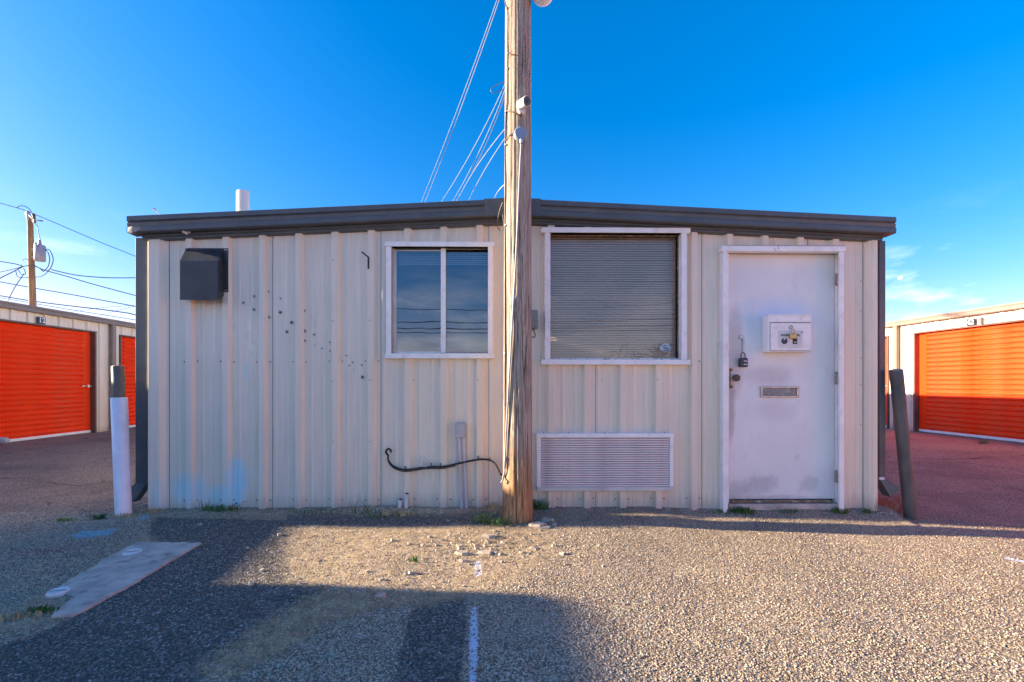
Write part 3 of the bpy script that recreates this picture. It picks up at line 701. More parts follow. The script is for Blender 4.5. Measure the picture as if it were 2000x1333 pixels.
# ---- door
M['leaf'] = leaf_mat()
DOOR = empty('door', (DX0, 0, 0)); DOOR.parent = OFF; DOOR.matrix_parent_inverse = par_inv(OFF)
y0 = -.062; ztop = at(1530, 481, y0).z
for (a, b, z0, z1, yy) in ((at(1409.5, 0, y0).x, at(1651.5, 0, y0).x, at(1530, 491.5, y0).z, ztop, y0-.004), (at(1412.5, 0, y0).x, at(1422, 0, y0).x, -.03, at(1530, 491.5, y0).z, y0), (at(1640, 0, y0).x, at(1649.5, 0, y0).x, -.03, at(1530, 491.5, y0).z, y0)):
    m_ = MB(); m_.box(a, b, yy, (-.045 if a > 2.8 else 0), z0, z1, .003); m_.build('casing', M['white'], DOOR)
m_ = MB(); jx = at(1640, 0, y0).x+.002
m_.add([(DX1+.024, .0119, -.03), (jx, -.046, -.03), (jx, -.046, DZ1+.05), (DX1+.024, .0119, DZ1+.05)], [(0, 1, 2, 3)])
m_.box(DX0-.03, DX0-.003, -.0, .06, -.03, DZ1+.05); m_.box(DX1+.004, DX1+.03, .012, .06, -.03, DZ1+.05)
m_.build('jamb', M['white'], DOOR)
m_ = MB(); m_.box(DX0-.03, DX1+.03, -.052, .06, DZ1+.006, DZ1+.05); m_.build('head_jamb', M['liner'], DOOR)
m_ = MB(); m_.box(DX0, DX1, .03, .075, DZ0, DZ1, .002); m_.build('leaf', M['leaf'], DOOR)
m_ = MB(); m_.box(DX0-.02, DX1+.02, .079, .09, -.1, DZ1+.05); m_.build('backing', M['black'], DOOR)
m_ = MB(); m_.box(DX0+.02, DX1-.04, -.005, .078, .045, DZ0-.006, .004); m_.build('threshold', M['rotwood'], DOOR)
m_ = MB(); m_.box(DX0-.02, DX1+.02, -.03, .078, -.1, .04, .004); m_.build('sill', M['concrete'], DOOR)
for py in (546, 739, 931):
    p = at(1633, py, .0); p.x = DX1-.004; m_ = MB(); m_.box(p.x-.010, p.x+.022, .004, .0118, p.z-.052, p.z+.052, .003)
    for q in range(5): m_.tube([(p.x+.006, -.003, p.z-.052+q*.0208), (p.x+.006, -.003, p.z-.052+q*.0208+.0195)], .0085, 8)
    m_.build('hinge', simple('worn_hinge', (.42, .38, .34), .5, .4, .3, 60, (.2, .1, .05), .6, 50), DOOR)
p = at(1528, 481, y0)
m_ = MB()
for px, py in ((1512.5, 486), (1520.5, 486), (1520.5, 482.5), (1515, 489)): q = at(px, py, y0-.0045); m_.disc((q.x, q.z), .004, q.y-.0003, q.y+.002, 8)
tag(m_.build('screw_hole', M['black'], DOOR), kind='stuff')
# guard plate and cylinder
pa, pb = at(1423, 719, .0), at(1434, 760, .0)
m_ = MB(); m_.box(pa.x, pa.x+.022, .018, .0295, pb.z, pa.z, .002); m_.box(pa.x+.022, pa.x+.048, .022, .0295, pb.z+.004, pb.z+.03, .003); m_.box(pa.x+.022, pa.x+.044, .022, .0295, pa.z-.028, pa.z-.004, .003)
m_.disc((pa.x+.036, pb.z+.017), .011, .014, .022, 12); m_.disc((pa.x+.036, pa.z-.016), .009, .014, .022, 12); m_.box(pa.x+.022, pa.x+.030, .020, .0295, pb.z+.03, pa.z-.028)
m_.build('latch_guard', M['rust'], DOOR)
c = at(1439, 738.5, .0); m_ = MB(); m_.disc((c.x, c.z), .036, .020, .0295, 28, 0); m_.disc((c.x, c.z), .030, -.002, .020, 28, 1); m_.disc((c.x, c.z), .014, -.007, -.002, 20, 1)
m_.build('door_knob', [M['pvc'], simple('dark_knob', (.09, .07, .055), .4, .5, .3, 60)], DOOR)
# mail slot
a, b = at(1487, 755, .01), at(1562, 777, .01)
m_ = MB(); m_.box(a.x, b.x, .016, .0295, a.z-.016, a.z, .002); m_.box(a.x, b.x, .016, .0295, b.z, b.z+.016, .002); m_.box(a.x, a.x+.020, .016, .0295, b.z+.016, a.z-.016, .002); m_.box(b.x-.020, b.x, .016, .0295, b.z+.016, a.z-.016, .002)
m_.build('mail_slot_frame', M['chrome'], DOOR)
m_ = MB(); m_.box(a.x+.022, b.x-.022, .021, .0285, b.z+.018, a.z-.019, .002); m_.build('mail_slot_flap', simple('flap_metal', (.22, .23, .25), .3, .4, .3, 20), DOOR)

# small brackets on the wall
c = at(718, 508, -.04); m_ = MB(); m_.box(c.x-.001, c.x+.013, -.042, -.036, c.z-.075, c.z+.02, .001)
m_.add([(c.x, -.042, c.z+.02), (c.x+.013, -.042, c.z+.02), (c.x-.028, -.085, c.z+.05), (c.x-.041, -.085, c.z+.05), (c.x, -.036, c.z+.024), (c.x+.013, -.036, c.z+.024), (c.x-.028, -.082, c.z+.055), (c.x-.041, -.082, c.z+.055)], [(0, 1, 2, 3), (4, 5, 6, 7), (0, 3, 7, 4), (1, 2, 6, 5)])
m_.build('bracket', M['black'], OFF)
c = at(364, 455, -.08); m_ = MB(); m_.box(c.x-.028, c.x+.028, -.082, -.066, c.z-.002, c.z+.018, .004); m_.tube([(c.x-.02, -.09, c.z+.01), (c.x+.012, -.085, c.z-.012)], [.014, .010], 10); m_.build('lamp_bracket', M['pvc'], OFF)
m_ = MB(); c = at(1038, 560, 0)

# ------------------------------------------------------------------ louvred air conditioner grille
a, b = at(1048, 847, -.06), at(1316, 959.5, -.06)
ACO = empty('air_conditioner', ((a.x+b.x)/2, 0, b.z), 'wide louvred air conditioner grille in a white frame under the blinded window', 'air conditioner')
t = .036
for (x0, x1, z0, z1, yy, mm) in ((a.x, b.x, a.z-t, a.z, -.066, 'white'), (a.x+.004, b.x+.004, b.z, b.z+t, -.066, 'liner'), (a.x+.004, a.x+.036, b.z+t, a.z-t, -.06, 'white'), (b.x-.032, b.x-.002, b.z+t, a.z-t, -.06, 'white')):
    m_ = MB(); m_.box(x0, x1, yy, 0, z0, z1, .003); m_.build('frame', simple('aged_white', (.60, .57, .52), .5, 0, .08, 6, (.3, .25, .2), .4) if mm == 'liner' else M['white'], ACO)
zb, zt = b.z+t+.003, a.z-t-.003; n = 21; pt = (zt-zb)/n
lm = simple('louvre', (.78, .68, .64), .5, 0, .08, 5, (.28, .22, .2), .35)
m_ = MB(); x0, x1 = a.x+.038, b.x-.034
P = [(-.052, -.002), (-.058, .001), (-.058, pt*.50), (-.054, pt*.60), (-.030, pt*.98), (-.028, pt*.98), (-.050, pt*.5), (-.050, .0)]
k = len(P); m_.add([(x0, y, z) for y, z in P]+[(x1, y, z) for y, z in P], [(i, (i+1) % k, (i+1) % k+k, i+k) for i in range(k)]+[tuple(range(k)), tuple(range(k, 2*k))[::-1]])
lme = m_.mesh('louvre', lm)
for i in range(n): put('louvre', lme, ACO, (0, 0, zb+i*pt))
m_ = MB(); m_.box(x0, x1, -.012, .0, zb, zt); m_.build('backing', M['black'], ACO)
m_ = MB()
for q in (1062, 1111, 1181, 1298): c = at(q, 846, -.05); m_.box(c.x-.003, c.x+.003, -.052, -.045, a.z, a.z+.006)
tag(m_.build('screws', M['black'], ACO), kind='stuff')

# ------------------------------------------------------------------ vent hood
def hood():
    xa, xb = at(363, 490, -.04).x, at(437, 490, -.04).x; f = -.125
    fa, fb = at(351.5, 510, f).x, at(425, 510, f).x
    zt_, zf = at(400, 487, -.04).z, at(390, 510, f).z; zbf = at(390, 586.5, f).z; zbb = at(440, 578, -.04).z
    o = empty('wall_vent_hood', ((xa+xb)/2, 0, zbf), 'dark square sheet-metal vent hood high on the left of the ribbed wall', 'vent hood')
    m_ = MB()
    v = [(fa, f, zbf), (fb, f, zbf), (fb, f, zf), (fa, f, zf), (xa, -.04, zt_), (xb, -.04, zt_), (xb, -.04, zbb), (xa, -.04, zbb)]
    m_.add(v, [(0, 1, 2, 3), (3, 2, 5, 4), (1, 6, 5, 2), (0, 3, 4, 7)]); m_.build('cover', M['hood'], o)
    m_ = MB(); m_.box(xa-.004, xb+.036, -.042, -.036, zt_-.002, zt_+.008); m_.box(xb, xb+.036, -.042, -.036, zbb+.03, zt_-.002); m_.build('flange', M['hood'], o)
    m_ = MB()
    for x, z in ((xa+.01, zt_+.004), (xb+.012, zt_-.006), (xb+.028, zt_-.006), (xb+.012, zbb+.04), (xb+.026, zbb+.045)): m_.disc((x, z), .0045, -.046, -.041, 8)
    tag(m_.build('bolts', M['galv'], o), kind='stuff')
hood()

# ------------------------------------------------------------------ key drop box, padlock, lock box
bf = -.060
x0, x1 = at(1501, 616, bf).x, at(1585.5, 616, bf).x; z1, z0 = at(1540, 615.5, bf).z, at(1540, 687.5, bf).z
BOX = empty('key_drop_box', ((x0+x1)/2, 0, z0), 'white metal key return box bolted to the middle of the white door', 'drop box')
m_ = MB(); m_.box(x0, x1, bf, .029, z0, z1, .004); m_.build('housing', M['white'], BOX)
m_ = MB(); m_.box(x0+.004, x1+.004, bf-.006, bf+.02, z1-.006, z1+.004, .002); m_.box(x0+.012, x1-.014, bf-.004, bf-.0005, z1-.058, z1-.010, .001); m_.build('flap', M['white'], BOX)
m_ = MB(); m_.box(x0+.014, x1-.012, bf-.006, bf-.001, z0+.010, z1-.068, .0015); m_.build('front_door', M['white'], BOX)
m_ = MB(); m_.box(x0+.011, x1-.009, bf-.001, bf-.0006, z0+.007, z1-.062); m_.build('door_gap', M['black'], BOX)
yl = bf-.0066; c = at(1543.5, 661, yl)
m_ = MB(); m_.box(c.x-.098, c.x+.098, yl, yl+.0005, c.z-.055, c.z+.055) ; 
m_ = MB(); l0, l1 = at(1520, 0, yl).x, at(1567, 0, yl).x; m_.box(l0, l1, yl, yl+.0005, at(1543, 680, yl).z, at(1543, 646, yl).z); m_.build('label', M['paper'], BOX)
text_mesh('lettering', 'RETURN KEYS HERE', .0225, M['ink'], BOX, (at(1543.5, 0, yl).x, yl-.001, at(1543, 655.3, yl).z), bold=.0006, sx=.78)
c = at(1532, 666.5, yl); m_ = MB(); m_.disc((c.x, c.z), .026, yl-.0012, yl, 24, 0); m_.disc((c.x, c.z+.017), .008, yl-.0018, yl-.001, 12, 1); m_.build('key_symbol', [M['numplate'], M['paper']], BOX)
c = at(1552.5, 667, yl); m_ = MB(); m_.box(c.x-.019, c.x+.019, yl-.0012, yl, c.z-.023, c.z+.023, mi=0); m_.box(c.x-.006, c.x+.012, yl-.0018, yl-.001, c.z-.012, c.z-.004, mi=1); m_.build('slot_symbol', [M['ink'], M['paper']], BOX)
c = at(1566.5, 649, yl); m_ = MB(); m_.box(c.x-.002, c.x+.003, yl-.002, yl, c.z-.010, c.z+.008); m_.build('key_hole', M['black'], BOX)
c = at(1544.5, 640, yl); m_ = MB(); m_.tube([(c.x+.012*math.cos(t_)-.002, yl-.004-.012*math.sin(t_)*.4, c.z+.016*math.sin(t_)) for t_ in np.linspace(-1.2, 4.4, 14)], .0028, 8); m_.build('hasp', M['rust'], BOX)
c = at(1549, 657, yl-.02)
LK = empty('padlock', (c.x, c.y, c.z-.03), 'small brass padlock hanging from the hasp of the key return box', 'padlock')
m_ = MB(); m_.box(c.x-.028, c.x+.027, yl-.030, yl-.012, c.z-.022, c.z+.022, .005); m_.build('body', M['brass'], LK)
m_ = MB(); m_.tube([(c.x-.014, yl-.021, c.z+.020), (c.x-.014, yl-.021, c.z+.040)] + [(c.x+.014*math.cos(q), yl-.021, c.z+.044+.014*math.sin(q)) for q in np.linspace(math.pi, 0, 9)] + [(c.x+.014, yl-.021, c.z+.020)], .0038, 8); m_.build('shackle', M['chrome'], LK)
c = at(1451.5, 704, .0)
LB = empty('key_lock_box', (c.x, 0, c.z-.06), 'black combination key safe hanging beside the door knob', 'lock box')
m_ = MB(); m_.box(c.x-.031, c.x+.034, -.018, .022, at(1451, 717.5, 0).z, at(1451, 699.5, 0).z, .007); m_.build('body', simple('lockbox', (.055, .055, .06), .4, .2), LB)
m_ = MB(); zz = at(1451, 699, 0).z; m_.tube([(c.x-.018, .0, zz-.005), (c.x-.018, .0, zz+.018)]+[(c.x-.002+.018*math.cos(q), .0, zz+.022+.020*math.sin(q)) for q in np.linspace(math.pi, 0, 10)]+[(c.x+.016, .0, zz-.005)], .0045, 8); m_.build('shackle', M['stain'], LB)
m_ = MB(); m_.box(c.x-.004, c.x+.024, -.0195, -.0182, zz-.034, zz-.026); m_.box(c.x-.006, c.x+.024, -.0195, -.0182, zz-.062, zz-.054); m_.build('dial_marks', M['paper'], LB)
c2 = at(1449, 659, .02); m_ = MB(); m_.box(c2.x-.018, c2.x+.020, .020, .0295, c2.z-.016, c2.z+.016, .003); m_.box(c2.x+.008, c2.x+.019, .016, .026, c2.z-.125, c2.z-.012, .002); m_.build('hanger', M['galv'], LB)

# ------------------------------------------------------------------ wall electrics
c0, c1 = at(889.5, 826, -.05), at(909, 855.5, -.05)
JB = empty('junction_box', ((c0.x+c1.x)/2, 0, c1.z), 'grey electrical box with two conduits running down the wall left of the pole', 'electrical box')
m_ = MB(); m_.box(c0.x, c1.x, -.055, -.003, c1.z, c0.z, .005); m_.build('box', M['grey'], JB)
m_ = MB()
for x, z in ((c0.x+.014, c0.z-.014), (c1.x+.006, c0.z-.016), (c1.x+.006, c1.z+.03), (c0.x+.014, c1.z+.016), (c1.x-.012, c0.z-.014), (c1.x-.012, c1.z+.014)): m_.disc((x, z), .005, -.060, -.054, 8)
tag(m_.build('bolts', M['galv'], JB), kind='stuff')
for pa, pb in ((896.5, 902.5), (905, 911.5)):
    p, q = at(pa, 855, -.035), at(pb, 996, -.035); m_ = MB(); r = .0125
    m_.tube([(p.x, p.y, c1.z+.005), (q.x, q.y, .0)], r, 12); m_.tube([(q.x+(p.x-q.x)*.12, q.y, .085), (q.x, q.y, .0)], r*1.35, 12); m_.build('conduit', M['tan_pipe'], JB)
pts = [(764, 884), (763, 880), (759, 877), (755, 880), (754, 885), (758, 890), (758, 898), (763, 906), (772, 913), (788, 918), (806, 917), (824, 914), (842, 912.5), (866, 912), (890, 907), (912, 902), (935, 898), (951, 898), (962, 902), (970, 911), (976, 924), (979, 928)]
m_ = MB(); P3 = [at(x, y, -.045 if i < len(pts)-6 else -.045-.02*(i-len(pts)+7)) for i, (x, y) in enumerate(pts)]
def spline(P, n=5):
    out = []; P = [Vector(p) for p in P]
    for i in range(len(P)-1):
        a, b, c_, d_ = P[max(i-1, 0)], P[i], P[i+1], P[min(i+2, len(P)-1)]
        for k in range(n):
            t_ = k/n; out.append(.5*((2*b)+(c_-a)*t_+(2*a-5*b+4*c_-d_)*t_*t_+(-a+3*b-3*c_+d_)*t_**3))
    return out+[P[-1]]
m_.tube(spline(P3), .0085, 8); m_.tube(spline([p+Vector((.001, -.004, -.013)) for p in P3[5:-7]]), .004, 6)
CB = empty('electric_cable', (P3[10].x, 0, P3[10].z), 'black cable sagging along the wall below the slider window to the pole', 'cable')
m_.build('cable', M['black'], CB)
m_ = MB()
for x, y in ((791, 914), (842, 908), (860, 908), (897, 903), (934, 894), (957, 897)): p = at(x, y, -.05); m_.box(p.x-.003, p.x+.003, -.058, -.03, p.z-.012, p.z+.012)
tag(m_.build('clips', M['ink'], CB), kind='stuff')
m_ = MB(); p = [at(x, y, -.06) for x, y in ((962, 900), (967, 903), (973, 911), (976, 922))]; m_.tube(spline(p), .0095, 8); m_.build('sleeve', M['pvc'], CB)
p = at(826, 897, -.03); m_ = MB(); m_.disc((p.x, p.z), .017, -.04, -.002, 14); m_.tube(spline([p+Vector((0, -.01, 0)), p+Vector((-.014, -.02, -.03)), p+Vector((.0, -.018, -.055)), p+Vector((.05, -.016, -.062)), p+Vector((.12, -.016, -.060))]), .005, 6)
tag(m_.build('wall_spigot', M['pvc'], None), 'short white fitting poking out of the wall above the sagging black cable', 'pipe')
for i, (px, py, h, lab) in enumerate(((793.5, 997, .135, 'white pipe stub rising at the wall foot beneath the slider window'), (781, 993, .07, 'shorter cut pipe stub half hidden in grass at the wall foot'))):
    p = at(px, py, -.06); m_ = MB(); m_.tube([(p.x, p.y, -.02), (p.x, p.y, p.z+h*.8), (p.x+.004, p.y, p.z+h)], [.017, .017, .019], 12)
    m_.tube([(p.x+.004, p.y, p.z+h), (p.x+.004, p.y, p.z+h+.006)], [.014, .014], 12, 1)
    tag(m_.build('pipe_stub', [M['pvc'], M['black']], None), lab, 'pipe', 'pipe stubs at the wall foot')
c0, c1 = at(1040, 606, -.06), at(1050.5, 642, -.06)
EB = empty('meter_box', (c0.x, 0, c1.z), 'small grey box on the wall just right of the wooden pole', 'electrical box')
m_ = MB(); m_.box(c0.x-.03, c1.x, -.075, -.003, c1.z, c0.z, .006); m_.build('box', simple('greenish_grey', (.22, .25, .25), .5), EB)
m_ = MB(); q = [at(x, y, -.05) for x, y in ((1040, 641), (1043, 648), (1045.5, 655), (1043, 660), (1039, 657))]; m_.tube(spline(q), .004, 6); m_.build('wire_loop', M['black'], EB)

# ------------------------------------------------------------------ utility pole in front
PCX = at(1010.5, 1000, -.29).x; PY0 = -.29
def prad(z): return .1125-.0042*z*.9
def pcx(z): return PCX+.0012*z
UP = empty('utility_pole', (PCX, PY0, 0), 'tall weathered wooden utility pole standing in front of the beige office', 'utility pole')
def build_pole():
    H = 5.3; nz, na = 260, 96
    ph = rng.uniform(0, 6.28, 12)
    vs = []; fs = []
    for i in range(nz+1):
        z = -.15+(H+.15)*i/nz
        for k in range(na):
            a = 2*math.pi*k/na
            g = 0
            for j, fr in enumerate((7, 11, 17, 23, 31)): g += math.sin(fr*a+ph[j]+.6*math.sin(z*(1.1+.3*j)+ph[j+5]))*(.0016/(1+.25*j))
            # deep drying checks
            for ca, wd, dp in ((R(-93), .05, .012), (R(-125), .035, .007), (R(-60), .035, .008), (R(170), .05, .01)):
                aa = ca+.10*math.sin(z*1.3+ca)+.03*math.sin(z*7); dd = (a-aa+math.pi) % (2*math.pi)-math.pi
                on = max(0, math.sin(z*.9+ca*3)*.8+.35); g -= dp*on*math.exp(-(dd/wd)**2)
            kn = .008*math.exp(-(((z-1.62)/.10)**2+(((a-R(-100)+math.pi) % (2*math.pi)-math.pi)/.25)**2)) + .006*math.exp(-(((z-.46)/.06)**2+(((a-R(-70)+math.pi) % (2*math.pi)-math.pi)/.2)**2))
            r = prad(z)+g+kn+(.010*math.exp(-max(z, 0)/.12))
            vs.append((pcx(z)+r*math.cos(a), PY0+r*math.sin(a), z))
    for i in range(nz):
        for k in range(na):
            k2 = (k+1) % na; fs.append((i*na+k, i*na+k2, (i+1)*na+k2, (i+1)*na+k))
    m_ = MB(); m_.add(vs, fs, True); m_.add(vs[-na:], [tuple(range(na))]); m_.build('shaft', M['pole'], UP, fixn=False)
build_pole()
def ppt(px, py, off=.008):
    """point on the pole's front surface seen at a pixel"""
    d = ray(px, py); o = CAM; 
    z = 1.0
    for _ in range(4):
        r = prad(z)+off; cx = pcx(z); ex, ey = o.x-cx, o.y-PY0
        A = d.x**2+d.y**2; B = 2*(ex*d.x+ey*d.y); C_ = ex*ex+ey*ey-r*r; D_ = B*B-4*A*C_
        t_ = (-B-math.sqrt(max(D_, 0)))/(2*A); z = o.z+d.z*t_
    return o+d*t_
m_ = MB(); m_.tube(spline([ppt(x, y, .013) for x, y in ((1018.5, 274), (1015, 340), (1011.5, 420), (1008, 500), (1002, 600), (997, 690), (992, 780), (988.5, 850), (986, 905), (985.5, 922), (983, 932))]+[ppt(982, 938, .03), ppt(979, 943, .035)], 6), .0072, 8)
m_.tube([ppt(987, 893, .014), ppt(985.5, 915, .014)], .011, 8); m_.build('conduit', simple('dull_conduit', (.30, .31, .33), .6, .2, .15, 14), UP)
c = ppt(1017, 261, .03); d = (c-Vector((pcx(c.z), PY0, c.z))).normalized()
m_ = MB(); m_.tube([c-d*.03, c+d*.002], .050, 24); m_.tube([c+d*.002, c+d*.008], [.050, .044], 24); m_.build('round_box', simple('blue_grey_box', (.26, .32, .40), .45, .2), UP)
m_ = MB(); m_.tube([c+Vector((.004, 0, -.045)), c+Vector((.005, 0, -.072))], .012, 10); m_.build('connector', M['galv'], UP)
pts = [(986, 2), (988.5, 14), (991, 22), (992, 40), (991.5, 80), (991.5, 105), (991, 150), (990, 200), (988, 217), (987, 260), (986.5, 300), (986.8, 360), (986, 430), (986, 520), (986, 640), (985, 760), (984, 860), (983, 900)]
m_ = MB(); m_.tube(spline([ppt(max(x, 985.8), y, .006) for x, y in pts], 4), .0042, 6); m_.build('stapled_cable', M['jamb'], UP)
for x, y in ((991, 15), (992.5, 104), (991.5, 134), (988, 218), (987.5, 283), (987, 440), (986, 690), (985, 790)): p = ppt(x, y, .008); m_ = MB(); m_.box(p.x-.006, p.x+.007, p.y-.006, p.y+.012, p.z-.006, p.z+.006, .002); m_.build('staple', M['galv'], UP)
m_ = MB(); m_.tube(spline([ppt(x, y, .006) for x, y in ((992.5, 104), (999, 107), (1009, 107))], 4), .004, 6); m_.tube(spline([ppt(x, y, .007) for x, y in ((989, 217), (997, 218), (1008, 222), (1017, 225), (1021, 222))], 4), .0045, 6); m_.tube(spline([ppt(x, y, .006) for x, y in ((987, 275), (992, 268), (1000, 262), (1008, 261))], 4), .0035, 6)
m_.build('cable_run', M['jamb'], UP)
# camera
c = ppt(1018, 216, .01); d = (c-Vector((pcx(c.z), PY0, c.z))).normalized()
SC = empty('security_camera', tuple(c), 'white bullet security camera mounted on the utility pole', 'camera')
m_ = MB(); m_.tube([c, c+d*.022], [.033, .030], 20); m_.build('mount', M['pvc'], SC)
h0 = c+d*.03+Vector((.008, 0, .035)); ad = Vector((.45, -.85, -.22)).normalized()
m_ = MB(); m_.tube([c+d*.02, h0], [.018, .014], 12); m_.build('neck', M['pvc'], SC)
m_ = MB(); m_.tube([h0-ad*.05, h0-ad*.045, h0+ad*.052, h0+ad*.056], [.026, .034, .036, .034], 24); m_.build('body', M['pvc'], SC)
m_ = MB(); m_.tube([h0+ad*.056, h0+ad*.059], [.0325, .030], 24); m_.build('face', simple('camera_face', (.07, .045, .03), .3), SC)
m_ = MB(); m_.tube([h0+ad*.059, h0+ad*.062], [.013, .011], 16); m_.build('lens', simple('lens', (.02, .012, .005), .1), SC)
# globe fitting at the top
c = at(1060.5, -15, -.36)
GL = empty('globe_light', tuple(c), 'white round globe fitting at the top edge right of the pole', 'light')
m_ = MB(); rr = .088; n, k = 28, 16
vs = [(c.x+rr*math.sin(math.pi*i/k)*math.cos(2*math.pi*j/n), c.y+rr*math.sin(math.pi*i/k)*math.sin(2*math.pi*j/n), c.z+rr*math.cos(math.pi*i/k)) for i in range(k+1) for j in range(n)]
m_.add(vs, [(i*n+j, i*n+(j+1) % n, (i+1)*n+(j+1) % n, (i+1)*n+j) for i in range(k) for j in range(n)], True); m_.build('globe', simple('opal_globe', (.8, .8, .78), .3, 0, .02), GL)
m_ = MB(); m_.tube([(pcx(4.3)+.09, PY0, c.z+.16), (c.x, c.y, c.z+.13), (c.x, c.y, c.z+.08)], .014, 8); m_.tube([(c.x, c.y, c.z+.11), (c.x, c.y, c.z+.07)], [.03, .045], 16); m_.build('arm', M['galv'], GL)

# ------------------------------------------------------------------ overhead wires
WG = 'wires running from the front pole over the roof'
def wire(name, pts, r, mat, label, group, n=8, taper=None):
    m_ = MB(); P = spline(pts, n); rs = r if taper is None else [r+(taper-r)*i/(len(P)-1) for i in range(len(P))]
    m_.tube(P, rs, 8); return tag(m_.build(name, mat, None, fixn=False), label, 'wire', group)
def sagline(p0, p1, Y0, Y1, mid=None):
    pts = [at(p0[0], p0[1], Y0)]
    n = 6
    for i in range(1, n):
        t_ = i/n; x = p0[0]+(p1[0]-p0[0])*t_; y = p0[1]+(p1[1]-p0[1])*t_
        if mid: b = 4*t_*(1-t_); x += b*mid[0]; y += b*mid[1]
        Y = 1/((1-t_)/(Y0-CAM.y)+t_/(Y1-CAM.y))+CAM.y; pts.append(at(x, y, Y))
    pts.append(at(p1[0], p1[1], Y1)); return pts
ext = lambda a, b, k: (b[0]+(b[0]-a[0])*k, b[1]+(b[1]-a[1])*k)
specs = [((1000, -85), (821.5, 396), 'outermost left wire of the steep pair rising past the top of the photo', (3, 4)), ((1002, -80), (829, 396), 'second wire of the steep pair, just right of the outermost one', (3, 4)),
         ((990, 157), (859.5, 396), 'highest and leftmost wire fanning from the pole behind the camera', (4, 6)), ((990, 166), (881, 396), 'second wire of the fan from the pole to the roof ridge', (5, 6)),
         ((990, 177), (887, 396), 'third wire of the fan, close below the second', (6, 6)), ((988, 250), (892, 396), 'upper of two short wires leaving the pole at the round grey box', (-5, -3)), ((988, 268), (914, 396), 'lower of two short wires leaving the pole at the round grey box', (-3, -2)),
         ((986, 361), (964, 396), 'short thick wire leaving the pole just above the roof ridge', (-3, -3))]
for i, (a, b, lab, mid) in enumerate(specs):
    b2 = ext(a, b, .06)
    wire('overhead_wire', sagline(a, b2, PY0+.02, 12.0, mid), .0028 if i < 7 else .0050, M['wire_light'] if i != 4 else M['cable_blue'], lab, WG, taper=.0065)
wire('overhead_wire', [at(x, y, PY0+.03) for x, y in ((990, 159), (975, 164), (962, 171), (958.5, 177), (963, 182), (972, 180), (984, 175))], .003, M['cable_blue'], 'slack loop of thin wire at the left side of the pole', WG)
wire('overhead_wire', [at(x, y, Y) for x, y, Y in ((982, 396, -.2), (975, 415, -.16), (971, 440, -.1), (974, 448, -.1), (980, 450, -.15), (984, 442, -.18), (982, 420, -.2))], .004, M['cable_blue'], 'hanging twist of wire under the roof trim beside the pole', WG)
# far hidden pole that the wires run to
fp = at(845, 480, 12.1); m_ = MB(); m_.tube([(fp.x, fp.y+.2, -.1), (fp.x, fp.y+.2, fp.z)], [.16, .11], 12)
tag(m_.build('utility_pole', M['pole'], None), 'far wooden pole hidden behind the office roof', 'utility pole')

